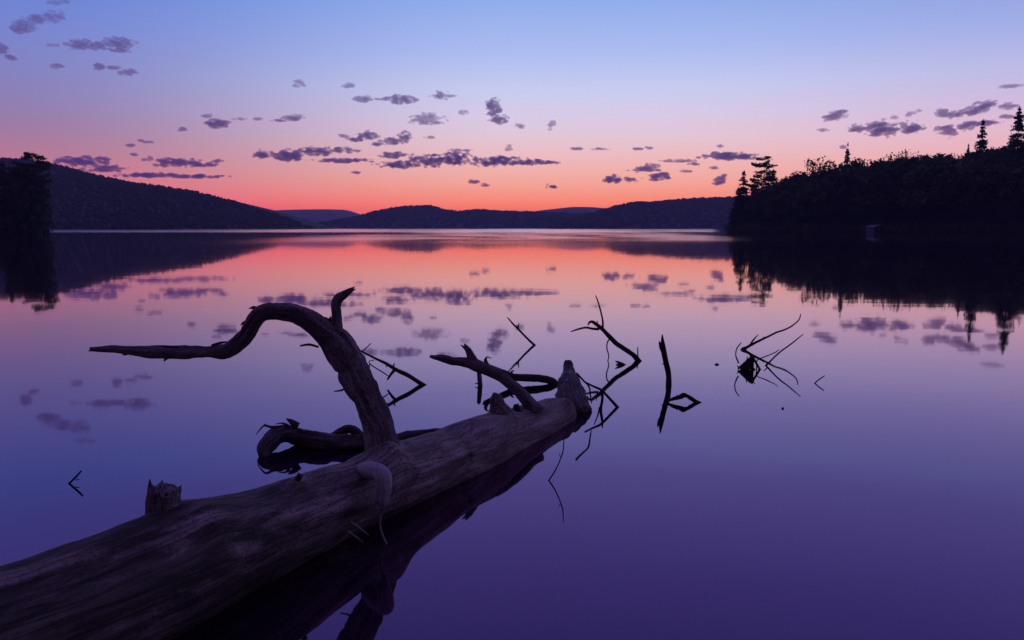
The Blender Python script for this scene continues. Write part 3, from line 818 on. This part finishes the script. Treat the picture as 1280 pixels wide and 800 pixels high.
def tree(name, kind, var, x, y, z, h, label, cat='tree', group=None, wide=1.0, rot=0.0):
    cr, tr = SETS[kind][var % len(SETS[kind])][:2]
    s = h / BASE_H[kind]
    r = empty(name, (x, y, z)); r.rotation_euler = (0, 0, rot); r.scale = (s * wide, s * wide, s)
    for nm, d in (('crown', cr), ('trunk', tr)):
        o = bpy.data.objects.new(nm, d); COL.objects.link(o); o.parent = r
    return tag(r, label, cat, group)


# ------------------------------------------------------------------ right-hand wooded shore
POLY = np.array([(89, 330), (96, 316), (118, 296), (140, 268), (162, 246), (195, 215), (250, 165), (330, 110), (720, 60), (720, 820), (330, 740), (190, 560), (138, 440), (104, 362)], float)


def sdf(P, poly=POLY):
    """distance to the shoreline, positive inside the land"""
    d = np.full(len(P), 1e9); ins = np.zeros(len(P), bool)
    n = len(poly)
    for i in range(n):
        a, b_ = poly[i], poly[(i + 1) % n]
        e = b_ - a; w = P - a
        t = np.clip((w @ e) / (e @ e), 0, 1)[:, None]
        d = np.minimum(d, np.linalg.norm(w - t * e, axis=1))
        c = ((a[1] > P[:, 1]) != (b_[1] > P[:, 1])) & (P[:, 0] < (b_[0] - a[0]) * (P[:, 1] - a[1]) / (b_[1] - a[1] + 1e-12) + a[0])
        ins ^= c
    return np.where(ins, d, -d)


def fbm(P, sc, seed=0.0):
    return np.array([mnoise.fractal(Vector((p[0] * sc + seed, p[1] * sc, seed)), 1.0, 2.0, 4) for p in P])


def shore_h(P):
    s = sdf(P)
    h = np.where(s > 0, 0.5 * np.minimum(s, 3) / 3 + 24 * (1 - np.exp(-np.maximum(s - 2, 0) / 68.0)), s * .15)
    return h + np.where(s > 4, fbm(P, .02, 3.0) * 1.6, 0)


def terrain(name, label, hf, xs, ys, mat, **kw):
    X, Y = np.meshgrid(xs, ys)
    P = np.stack([X.ravel(), Y.ravel()], 1)
    Z = hf(P)
    nx, ny = len(xs), len(ys)
    I = np.arange(nx * ny).reshape(ny, nx)
    Q = np.stack([I[:-1, :-1], I[:-1, 1:], I[1:, 1:], I[1:, :-1]], -1).reshape(-1, 4)
    Q = Q[(Z[Q] > -3).any(1)]
    o = np_mesh(name, np.concatenate([P, Z[:, None]], 1), Q, mat)
    o.data.polygons.foreach_set('use_smooth', [True] * len(o.data.polygons))
    return tag(o, label, kind='structure')


terrain('shore_bank', 'wooded bank on the right of the lake', shore_h, np.arange(60, 740, 7.0), np.arange(50, 830, 7.0), M_SOIL)

# skyline of the wood, photographed rows of the canopy's upper edge
SKX = [905, 914, 925, 938, 950, 965, 978, 986, 992, 1004, 1020, 1038, 1060, 1080, 1098, 1122, 1140, 1151, 1166, 1197, 1219, 1241, 1262, 1280, 1340, 1500]
SKY_ = [284, 266, 250, 238, 232, 226, 222, 219, 214, 210, 207, 205, 202, 200, 197, 194, 192, 197, 195, 189, 186, 182, 180, 175, 168, 160]


def sky_row(x, y):
    return np.interp(640 + F * x / y, SKX, SKY_)


def top_z(px_row, y):
    """height above the lake of a point photographed at row px_row at distance y"""
    return at(640, px_row, y).z


FV, FQ = [], []; fo = 0
FV2, FQ2 = [], []; fo2 = 0
placed = 0
rng = np.random.default_rng(21)
cand = np.stack([rng.uniform(85, 420, 5200), rng.uniform(90, 520, 5200)], 1)
ss = sdf(cand); zz_ = shore_h(cand)
kept = []
for (x, y), s, z in zip(cand, ss, zz_):
    if s < 1.5 or s > 130 or y < 0.42 * x: continue
    if any((x - a) ** 2 + (y - b2) ** 2 < (3.2 + s * .012) ** 2 for a, b2 in kept[-900:]): continue
    row = sky_row(x, y)
    hmax = top_z(row + rng.uniform(-2, 12) - (5 if rng.random() < .12 else 0), y) - z
    hh = min(rng.uniform(14, 25), hmax)
    if hh < 4: continue
    kept.append((x, y))
    con = rng.random() < (.55 if 640 + F * x / y < 985 else .16)
    if con: hh = min(hh * 1.25, hmax)
    S = CONI if con else BROAD
    V, Q = S[rng.integers(len(S))][2:]
    V = V.reshape(-1, 4, 3)
    keep = rng.random(len(V)) < (.16 if con else .5); keep[:144] |= not con
    V = V[keep].reshape(-1, 3)
    k = hh / (20.0 if con else 13.0); kw_ = k * rng.uniform(.9, 1.25) if not con else k
    a = rng.uniform(0, 6.28); ca, sa = math.cos(a), math.sin(a)
    V = np.stack([(V[:, 0] * ca - V[:, 1] * sa) * kw_ + x, (V[:, 0] * sa + V[:, 1] * ca) * kw_ + y, V[:, 2] * k + z], 1)
    Q = np.arange(len(V)).reshape(-1, 4)
    if con: FV2.append(V); FQ2.append(Q + fo2); fo2 += len(V)
    else: FV.append(V); FQ.append(Q + fo); fo += len(V)
# shrubs hanging over the water's edge
for k in range(900):
    i = rng.integers(0, 7); t = rng.random()
    p = POLY[i] * (1 - t) + POLY[i + 1] * t
    n = 26; r_ = rng.uniform(.9, 2.4)
    c = np.array([p[0] + rng.normal(0, 1.0), p[1] + rng.normal(0, 1.2), rng.uniform(.2, 2.6)])
    V, Q = leaf_quads(c + unit_rand(rng, n) * r_ * rng.uniform(.4, 1, (n, 1)) * np.array([1.2, 1.2, .8]), .6, rng)
    V[:, 2] = np.maximum(V[:, 2], .02)
    FV.append(V); FQ.append(Q + fo); fo += len(V)
fm_ = np_mesh('forest', np.concatenate(FV + FV2), np.concatenate(FQ + [q + fo for q in FQ2]), M_LEAF)
fm_.data.materials.append(M_NEEDLE)
mi = np.zeros(len(fm_.data.polygons), np.int32); mi[sum(len(q) for q in FQ):] = 1
fm_.data.polygons.foreach_set('material_index', mi)
tag(fm_, 'dark mixed wood covering the right-hand shore', 'woods', kind='stuff')


def shore_tree(name, kind, var, px, row, y, label, group=None, wide=1.0, rot=0.0):
    x = (px - 640) / F * (y * CP + 0.0) * 1.0
    x = at(px, row, y).x
    z = float(shore_h(np.array([[x, y]]))[0])
    return tree(name, kind, var, x, y, z, top_z(row, y) - z, label, group=group, wide=wide, rot=rot)


shore_tree('pine_tree', 'p', 0, 956, 196, 352, 'broad old pine with layered plates of needles at the point', wide=.95, rot=.6)
shore_tree('spruce_tree', 'c', 0, 930, 214, 345, 'dark spruce nearest the water on the point', wide=1.5, rot=1.0)
shore_tree('spruce_tree', 'c', 1, 943, 224, 349, 'shorter spruce between the point spruce and the old pine', wide=1.4, rot=2.0)
shore_tree('spruce_tree', 'c', 2, 967, 212, 356, 'dark conifer close behind the old pine on its right', wide=1.5, rot=.2)
shore_tree('spruce_tree', 'c', 3, 921, 246, 341, 'lowest conifer leaning over the tip of the point', wide=1.5, rot=3.0)
shore_tree('spruce_tree', 'c', 1, 1060, 179, 350, 'lone ragged conifer standing above the middle of the wood', wide=.85, rot=4)
shore_tree('spruce_tree', 'c', 0, 1229, 150, 305, 'tall pointed spruce rising over the right of the wood', wide=1.0, rot=2.5)
shore_tree('spruce_tree', 'c', 3, 1275, 134, 300, 'tallest spruce, cut by the right edge of the photo', wide=1.0, rot=1.2)
shore_tree('spruce_tree', 'c', 2, 1211, 180, 312, 'slim spire of a conifer left of the tall pointed spruce', wide=.8, rot=1.7)
for (px, row, w_) in ((992, 204, .8), (1018, 193, .75), (1030, 190, .8), (1042, 194, .9), (1068, 192, .9), (1078, 194, .9), (1096, 196, 1.2), (1114, 189, .9), (1126, 189, .8), (1139, 184, .8), (1155, 195, 1), (1168, 194, 1), (1186, 190, 1.1), (1196, 189, 1), (1243, 184, 1.0), (1257, 182, 1.1)):
    shore_tree('broadleaf_tree', 'a', px, px, row, float(330 + rng.uniform(0, 14) - (px - 1000) * .06), 'rounded leafy tree along the top edge of the dark right-hand wood', group='leafy trees on the skyline of the right-hand wood', wide=w_, rot=px * .7)

# boathouse and landing stage at the foot of the wood
YBH = 262.0
m, nt, b = new_mat('painted_boards'); b.inputs['Roughness'].default_value = .6
ns = N(nt, 'ShaderNodeTexNoise', i_Scale=3.0, i_Detail=4.0); rp = ramp(nt, [(.3, (.05, .05, .13)), (.7, (.08, .08, .2))])
nt.links.new(ns.outputs['Fac'], rp.inputs['Fac']); nt.links.new(rp.outputs['Color'], b.inputs['Base Color']); M_BOARD = m
m, nt, b = new_mat('pale_roof'); b.inputs['Roughness'].default_value = .5
ns = N(nt, 'ShaderNodeTexNoise', i_Scale=2.0, i_Detail=4.0); rp = ramp(nt, [(.3, (.13, .13, .16)), (.7, (.2, .2, .24))])
nt.links.new(ns.outputs['Fac'], rp.inputs['Fac']); nt.links.new(rp.outputs['Color'], b.inputs['Base Color']); M_ROOF = m
bp_ = at(1095.5, 289.5, YBH)


def box(x0, x1, y0, y1, z0, z1):
    V = [(x, y, z) for z in (z0, z1) for x, y in ((x0, y0), (x1, y0), (x1, y1), (x0, y1))]
    return V, [(3, 2, 1, 0), (4, 5, 6, 7), (0, 1, 5, 4), (1, 2, 6, 5), (2, 3, 7, 6), (3, 0, 4, 7)]


bh = empty('boathouse', (bp_.x, YBH, 0)); bh.rotation_euler = (0, 0, .45)
tag(bh, 'small pale-roofed boathouse at the foot of the dark wood', 'boathouse')
V = [(-1.2, 0, -.6), (1.2, 0, -.6), (1.2, 3, -.6), (-1.2, 3, -.6), (-1.2, 0, 1.75), (1.2, 0, 2.35), (1.2, 3, 2.35), (-1.2, 3, 1.75)]
mesh_obj('wall', V, box(0, 1, 0, 1, 0, 1)[1], M_BOARD, bh, False)
V = [(-1.45, -.25, 1.71), (1.45, -.25, 2.44), (1.45, 3.2, 2.44), (-1.45, 3.2, 1.71)]
mesh_obj('roof', V + [(x, y, z + .14) for x, y, z in V], box(0, 1, 0, 1, 0, 1)[1], M_ROOF, bh, False)
mesh_obj('door', *box(-.45, .45, -.06, -.003, .25, 1.65), M_TRUNK, bh, False)
dk = empty('landing_stage', (at(1108, 289, YBH).x, YBH, 0))
tag(dk, 'low wooden landing stage beside the boathouse', 'dock')
mesh_obj('deck', *box(-1.7, 1.9, -.7, .7, .38, .48), M_TRUNK, dk, False)
for x, y in ((-1.5, -.55), (1.7, -.55), (-1.5, .55), (1.7, .55)):
    mesh_obj('post', *box(x - .07, x + .07, y - .07, y + .07, -.8, .376), M_TRUNK, dk, False)

# ------------------------------------------------------------------ hills, each with its cover of forest
def ridge(profile, Yr, depth):
    xs = np.array([(p[0] - 640) / F * Yr for p in profile]); hs = np.array([top_z(p[1], Yr) for p in profile])
    def hf(P):
        hh = np.interp(P[:, 0], xs, hs, left=hs[0], right=hs[-1])
        t = (P[:, 1] - Yr) / depth
        s = np.where(t < 0, np.clip(1 - t * t, -.2, 1), np.clip(1 - t * t * .5, -.2, 1))
        n = fbm(P, 2.2 / depth, Yr)
        return hh * s * (1 + .10 * n * np.clip(-t * 3, 0, 1)) - np.where(t < -.97, 1.5, 0)
    return hf, xs


def cover(name, label, hf, x0, x1, ya, yb, n, h, w, seed, cull=None):
    """a far-off wood that reads as one mass: many rough spires and domes in one mesh"""
    rng = np.random.default_rng(seed)
    P = np.stack([rng.uniform(x0, x1, n), rng.uniform(ya, yb, n)], 1)
    Z = hf(P)
    ok = Z > 1.0
    P, Z = P[ok], Z[ok]
    Vs, Qs = [], []; off = 0
    for (x, y), z in zip(P, Z):
        hh = h * rng.uniform(.55, 1.25); ww = w * rng.uniform(.7, 1.3)
        con = rng.random() < .6
        prof = ((.0, .5), (.35, .42), (.7, .2), (1.0, .02)) if con else ((.0, .3), (.4, .55), (.8, .4), (1.0, .06))
        R_ = []
        for (t, r_) in prof:
            a = np.arange(5) * 1.2566 + rng.uniform(0, 1.2)
            rr_ = ww * r_ * rng.uniform(.7, 1.25, 5)
            R_.append(np.stack([x + rr_ * np.cos(a), y + rr_ * np.sin(a), np.full(5, z - 1 + (hh + 1) * t)], 1))
        Vs.append(np.concatenate(R_))
        I = np.arange(20).reshape(4, 5); J = np.roll(I, -1, 1)
        Qs.append(np.stack([I[:-1], J[:-1], J[1:], I[1:]], -1).reshape(-1, 4) + off); off += 20
    o = np_mesh(name, np.concatenate(Vs), np.concatenate(Qs), M_FAR)
    o.data.polygons.foreach_set('use_smooth', [True] * len(o.data.polygons))
    return tag(o, label, 'woods', kind='stuff')


def hill(name, label, cov, profile, Yr, depth, n, h, w, seed, step=20.0, drop=0.0, back=.5):
    prof = [(p[0], p[1] + drop) for p in profile]
    hf, xs = ridge(prof, Yr, depth)
    terrain(name, label, hf, np.arange(xs[0], xs[-1] + step, step), np.arange(Yr - depth * 1.02, Yr + depth * back, step), M_HILL)
    if n: cover(name + '_forest' if False else 'hillside_forest', cov, hf, xs[0], xs[-1], Yr - depth, Yr + depth * .12, n, h, w, seed)


hill('hill', 'long dark forested hill on the left shore', 'dark forest covering the long left-hand hill',
     [(-420, 236), (-250, 214), (-120, 202), (-40, 197), (0, 196), (50, 197), (75, 203), (100, 211), (130, 218), (165, 225), (200, 229), (240, 236), (270, 244), (300, 252), (325, 261), (350, 268), (370, 276), (390, 284), (402, 290)],
     1150, 420, 13000, 4.0, 4.6, 5, drop=5)
hill('hill', 'low forested hills across the middle of the far shore', 'forest along the low middle hills of the far shore',
     [(380, 290), (415, 281), (440, 275), (462, 270), (480, 264), (500, 260), (520, 258), (545, 258), (556, 262), (575, 264), (600, 262), (630, 264), (660, 265), (700, 266), (740, 268), (780, 268), (830, 272), (900, 276), (1000, 280)],
     2300, 500, 6000, 7.0, 8.0, 6, drop=2.5, step=26)
hill('hill', 'forested hill on the far shore left of the wooded point', 'forest on the far hill beside the wooded point',
     [(660, 290), (690, 280), (715, 272), (745, 264), (770, 257), (790, 253), (810, 253), (840, 250), (870, 248), (900, 247), (940, 245), (1000, 243), (1080, 246), (1200, 255)],
     1900, 480, 6000, 6.5, 7.0, 7, drop=2.5, step=24)
hill('hill', 'flat-topped blue hill far off to the left', '', [(290, 290), (335, 272), (348, 267), (360, 263), (380, 262), (405, 261.5), (430, 262), (437, 264), (444, 270), (455, 276), (480, 286), (520, 292)], 4600, 900, 0, 0, 0, 8, step=40)
hill('hill', 'faint blue ridge showing above the middle hills', '', [(560, 282), (620, 274), (660, 265), (690, 261.5), (715, 259), (740, 259), (765, 262), (800, 268), (860, 280)], 4300, 900, 0, 0, 0, 9, step=40)

# ------------------------------------------------------------------ left-hand shore close by
LPOLY = np.array([(-400, 150), (-222, 205), (-168, 222), (-151, 236), (-145, 246), (-151, 262), (-176, 300), (-300, 360), (-420, 360)], float)


def lshore_h(P):
    s = sdf(P, LPOLY)
    return np.where(s > 0, .4 * np.minimum(s, 3) / 3 + 5 * (1 - np.exp(-np.maximum(s - 2, 0) / 40)), s * .2)


terrain('shore_bank', 'low dark bank at the left edge of the lake', lshore_h, np.arange(-420, -120, 6.0), np.arange(140, 370, 6.0), M_SOIL)


def ltree(name, kind, var, px, row, y, label, group=None, wide=1.0, rot=0.):
    x = at(px, row, y).x; z = float(lshore_h(np.array([[x, y]]))[0])
    return tree(name, kind, var, x, y, z, top_z(row, y) - z, label, group=group, wide=wide, rot=rot)


ltree('pine_tree', 'p', 1, 40, 189, 246, 'tallest tree on the left bank, a dark pine with a bushy head', wide=1.05, rot=.5)
ltree('broadleaf_tree', 'b', 3, 20, 197, 243, 'broad dark leafy tree left of the bushy-headed pine on the left bank', wide=.75, rot=1.5)
ltree('spruce_tree', 'c', 2, 3, 203, 240, 'dark spruce at the very left edge of the photo', wide=1.5, rot=2.2)
ltree('broadleaf_tree', 'b', 1, 46, 226, 245, 'lower leafy tree at the water end of the left bank', wide=.62, rot=.9)
ltree('broadleaf_tree', 'a', 2, 57, 246, 247, 'thin open-crowned leafy tree at the tip of the left bank', wide=.9, rot=.3)
ltree('spruce_tree', 'c', 3, 33, 208, 240, 'shorter spruce in front of the bushy-headed pine', wide=1.6, rot=2.9)
FV, FQ = [], []; fo = 0
rng = np.random.default_rng(33)
for k in range(500):
    i = rng.integers(1, 5); t = rng.random()
    p = LPOLY[i] * (1 - t) + LPOLY[i + 1] * t
    n = 26; r_ = rng.uniform(.9, 2.6)
    c = np.array([p[0] - abs(rng.normal(0, 4.0)), p[1] + rng.normal(0, 1.2), rng.uniform(.2, 3.6)])
    V, Q = leaf_quads(c + unit_rand(rng, n) * r_ * rng.uniform(.4, 1, (n, 1)) * np.array([1.2, 1.2, .8]), .6, rng)
    V[:, 2] = np.maximum(V[:, 2], .02); FV.append(V); FQ.append(Q + fo); fo += len(V)
for k in range(60):
    x, y = rng.uniform(-230, -150), rng.uniform(222, 300)
    if sdf(np.array([[x, y]]), LPOLY)[0] < 1: continue
    z = float(lshore_h(np.array([[x, y]]))[0]); hh = rng.uniform(6, 15)
    S = CONI if rng.random() < .6 else BROAD
    V = S[rng.integers(len(S))][2].reshape(-1, 4, 3); V = V[rng.random(len(V)) < .3].reshape(-1, 3)
    kk = hh / (20. if S is CONI else 13.)
    V = V * np.array([kk * 1.2, kk * 1.2, kk]) + np.array([x, y, z]); FV.append(V); FQ.append(np.arange(len(V)).reshape(-1, 4) + fo); fo += len(V)
tag(np_mesh('forest', np.concatenate(FV), np.concatenate(FQ), M_NEEDLE), 'dark trees and bushes massed on the left bank', 'woods', kind='stuff')

# ------------------------------------------------------------------ clouds: ragged banks of vapour 1 km up
m, nt, b = new_mat('cloud_vapour'); nt.nodes.remove(b)
pv = N(nt, 'ShaderNodeVolumePrincipled')
pv.inputs['Color'].default_value = (0.42, 0.52, 1.0, 1)
pv.inputs['Density'].default_value = 0.016
pv.inputs['Anisotropy'].default_value = 0.25
nt.links.new(pv.outputs[0], nt.nodes['Material Output'].inputs['Volume'])
M_CLOUD = m
ALT = 1000.0


def cloud(label, lobes, dens=1.0, seed=0, rag=.55, group=None, cell=.65):
    """lobes: (px, py, half width, half height[, slant]) in photo pixels; the bank has real size, distance and depth"""
    x0 = min(l[0] - l[2] * 1.5 for l in lobes); x1 = max(l[0] + l[2] * 1.5 for l in lobes)
    z0_ = min(l[1] - l[3] * 1.9 - abs(l[4] if len(l) > 4 else 0) for l in lobes); z1_ = max(l[1] + l[3] * 1.9 + abs(l[4] if len(l) > 4 else 0) for l in lobes)
    row = sum(l[1] for l in lobes) / len(lobes)
    d = ray(640, row)
    Y = ALT / (d.z / d.y)                     # all stand at one altitude, so low ones are far away
    c = at((x0 + x1) / 2, row, Y)
    mpp = Y / F                                # metres per photo pixel at that distance
    us = np.arange(x0, x1 + cell, cell); vs = np.arange(z0_, z1_ + cell, cell)
    U, Vv = np.meshgrid(us, vs)
    T = np.full(U.shape, -9.0)
    for l in lobes:
        px, py, a, b_ = l[:4]; sl_ = l[4] if len(l) > 4 else 0
        du = (U - px) / a; dv_ = (Vv - py - sl_ * du) / b_
        dv_ = np.where(dv_ > 0, dv_ * 1.25, dv_)    # flatter underside
        T = np.maximum(T, 1 - du * du - dv_ * dv_)
    nz = np.array([mnoise.fractal(Vector((u / 7.0 + seed * 7.3, v / 3.8 + seed, seed * 1.7)), 1.0, 2.0, 5) for u, v in zip(U.ravel(), Vv.ravel())]).reshape(U.shape)
    T = T * .75 + nz * rag * 1.5 + .08
    T = np.where(T > 0, T, 0)
    th = np.minimum(T, 1.0) ** .9 * 190.0 * dens * (mpp / 12.0) ** .75
    ny, nx = th.shape
    idx = -np.ones(th.shape, int); V = []
    inside = th > 0
    need = inside.copy()
    need[1:] |= inside[:-1]; need[:-1] |= inside[1:]; need[:, 1:] |= need[:, :-1].copy(); need[:, :-1] |= need[:, 1:].copy()
    cellok = inside[:-1, :-1] | inside[1:, :-1] | inside[:-1, 1:] | inside[1:, 1:]
    vid = {}
    Fc = []
    O_ = np.array([0, 0, H])

    def vert(i, j, side):
        t = th[i, j]
        k = (i, j, side if t > 0 else 0)
        if k not in vid:
            r_ = np.array(ray(us[j], vs[i]))
            yy_ = Y + side * t * .5 + (0 if t > 0 else 0)
            p = np.array([r_[0] / r_[1] * Y, yy_, H + r_[2] / r_[1] * Y])
            vid[k] = len(V); V.append(p)
        return vid[k]
    for i in range(ny - 1):
        for j in range(nx - 1):
            if not cellok[i, j]: continue
            q = [(i, j), (i, j + 1), (i + 1, j + 1), (i + 1, j)]
            Fc.append([vert(a, b2, -1) for a, b2 in q][::-1])
            Fc.append([vert(a, b2, 1) for a, b2 in q])
    if not Fc: return None
    V = np.array(V) - np.array(c)
    o = mesh_obj('cloud', V, Fc, M_CLOUD, None, True)
    o.location = c
    return tag(o, label, 'cloud', group)


CL = [
    ('long flat-based violet cloud bank over the middle hills, the widest of all', [(505, 206, 34, 5), (535, 202, 26, 9), (572, 200, 26, 9), (620, 202, 36, 7), (660, 203, 34, 4)], 1.1),
    ('broken bank of cloud left of the widest bank', [(330, 193, 13, 6), (362, 195, 24, 8), (395, 190, 22, 7), (430, 188, 18, 4)], 1.0),
    ('thin flat streak under the right end of the broken bank', [(428, 201, 34, 3.5)], 1.0),
    ('dense blocky little cloud above the slope of the left hill', [(272, 155, 15, 7)], 1.2),
    ('thin dark sliver just right of the blocky little cloud', [(368, 147, 15, 4.5, -1), (348, 151, 10, 2)], .9),
    ('trail of wisps joining the blocky cloud to the sliver', [(300, 149, 12, 2), (322, 149, 8, 2)], .5),
    ('feathered cloud low over the left hill', [(205, 203, 13, 6, -3), (225, 204, 30, 6), (250, 206, 26, 3.5), (272, 202, 8, 3)], .9),
    ('long smooth grey streak just above the left hill', [(185, 219, 45, 3.5), (245, 221, 38, 3)], .8),
    ('broad smooth bank resting behind the crest of the left hill', [(100, 202, 42, 7), (130, 211, 32, 5)], .8),
    ('upright tufted cloud high over the middle of the lake', [(618, 137, 9, 15), (624, 150, 12, 7), (613, 132, 6, 9)], 1.1),
    ('small puff left of the upright tufted cloud and higher', [(552, 120, 15, 5.5)], .9),
    ('spread-winged little cloud between two puffs in the upper middle', [(499, 125, 20, 6), (482, 124, 12, 2.5), (516, 125, 10, 2.5)], 1.0),
    ('compact puff leftmost in the upper middle row', [(453, 124, 12, 5)], 1.0),
    ('pale hollow cloud below the spread-winged one', [(534, 148, 22, 7), (534, 153, 20, 4)], .6),
    ('tiny smudge left of the upright tufted cloud', [(580, 141, 8, 3.5)], .5),
    ('small cloud left of a ragged pair above the widest bank', [(458, 170, 15, 6), (445, 175, 12, 3)], 1.0),
    ('ragged cloud of small curls above the left of the widest bank', [(490, 177, 17, 5), (506, 172, 8, 8), (472, 180, 10, 3)], .9),
    ('bumpy cloud touching the top left of the widest bank', [(496, 194, 20, 5)], 1.0),
    ('long lens-shaped cloud just above the pine point', [(918, 196, 38, 5), (905, 193, 20, 4)], 1.1),
    ('small lumpy cloud low over the right-hand far hill', [(766, 225, 12, 6)], .9),
    ('little round-backed cloud next to the lumpy one', [(787, 225, 10, 4)], .8),
    ('fringed low cloud third in the row over the right-hand far hill', [(822, 222, 16, 5), (830, 220, 8, 5)], .8),
    ('slanting pink-edged wisp above the row of low clouds', [(808, 210, 16, 5, -3), (805, 213, 22, 2)], .75),
    ('long faint streak left of the lens-shaped cloud', [(850, 201, 26, 2.4)], .6),
    ('small dash under the left tip of the lens-shaped cloud', [(893, 210, 10, 3)], .7),
    ('pair of ragged tufts left of the pine point', [(902, 223, 8, 5, -2), (898, 228, 8, 4)], .7),
    ('thin double dash high above the right-hand far hill', [(722, 186, 10, 2), (751, 186.5, 11, 2)], .65),
    ('tiny dark peak-shaped speck over the middle hills', [(688, 233.5, 7, 4)], .9),
    ('small pair of arched wisps low over the middle hills', [(594, 227, 8, 3), (606, 231, 6, 3)], .6),
    ('small dark oval cloud standing alone left over the right wood', [(1044, 145, 16, 7, -3)], 1.0),
    ('wide lumpy cloud above the middle of the right wood', [(1072, 161, 14, 6), (1105, 162, 24, 11), (1138, 160, 16, 8)], 1.1),
    ('faint slanting wisp over the wide lumpy cloud', [(1140, 142, 12, 4, -4), (1119, 147, 6, 3)], .5),
    ('ragged puff left of the slanting cloud above the tall spruce', [(1178, 141, 10, 6), (1188, 144, 10, 5)], .9),
    ('dark slanting cloud above the tall pointed spruce', [(1221, 137, 24, 8, -7)], 1.1),
    ('ragged cloud left of the tall pointed spruce', [(1184, 164, 14, 9), (1208, 158, 16, 6, -4), (1232, 154, 20, 4)], .95),
    ('small cloud at the right edge above the tallest spruce', [(1261, 133, 12, 5), (1258, 146, 9, 3)], .8),
    ('thin grey streak near the right edge, highest on that side', [(1262, 108, 18, 3, -1)], .6),
    ('bushy cloud at the top left corner', [(27, 33, 18, 8, -3), (45, 24, 18, 7), (66, 22, 15, 9), (26, 38, 16, 5)], .75),
    ('thin wisp touching the top edge on the left', [(72, 3, 16, 4)], .5),
    ('spread cloud below the bushy one at the top left', [(100, 56, 18, 8), (122, 58, 16, 6), (148, 54, 22, 8), (150, 63, 14, 4)], .9),
    ('small cloud cut by the left edge, high up', [(1, 62, 9, 8), (12, 72, 8, 4)], .8),
    ('small dark knob below the spread cloud', [(123, 85, 8, 5)], .9),
    ('soft streak beside the dark knob, top left', [(143, 85, 9, 3), (160, 91, 13, 5)], .65),
    ('short dash left of the dark knob, top left', [(71, 83, 10, 4)], .6),
    ('faint dash under the bushy cloud at the top left', [(68, 57, 10, 3)], .5),
    ('pair of small smudges left in the upper middle', [(436, 107, 9, 3.5)], .6),
    ('single small smudge left of the pair in the upper middle', [(374, 105, 9, 5)], .6),
    ('faint little ring of vapour right of the upright tufted cloud', [(690, 155, 5, 5), (688, 162, 4, 4)], .45),
]
for k, (lb, lobes, dn) in enumerate(CL):
    cloud(lb, lobes, dn, seed=k + 1)
for k, (x, y, a, b_) in enumerate([(163, 182, 6, 2.5), (177, 176, 6, 2), (186, 178, 7, 2), (168, 193, 5, 2.5), (184, 199, 6, 4), (228, 162, 6, 3.5), (258, 145, 7, 3), (430, 170, 7, 3),
                                   (797, 186, 7, 2), (812, 185, 6, 2.4), (857, 214, 7, 2.2), (868, 205, 12, 2), (900, 183, 5, 2.5), (574, 188, 16, 2.2), (538, 172, 8, 2), (635, 185, 5, 5), (1054, 184, 5, 3), (650, 158, 6, 5), (444, 216, 6, 2), (540, 194, 10, 2), (1030, 163, 8, 3)]):
    cloud('tiny stray wisp of cloud, one of the scattered specks', [(x, y, a, b_)], .6, seed=80 + k, group='tiny stray wisps of cloud')
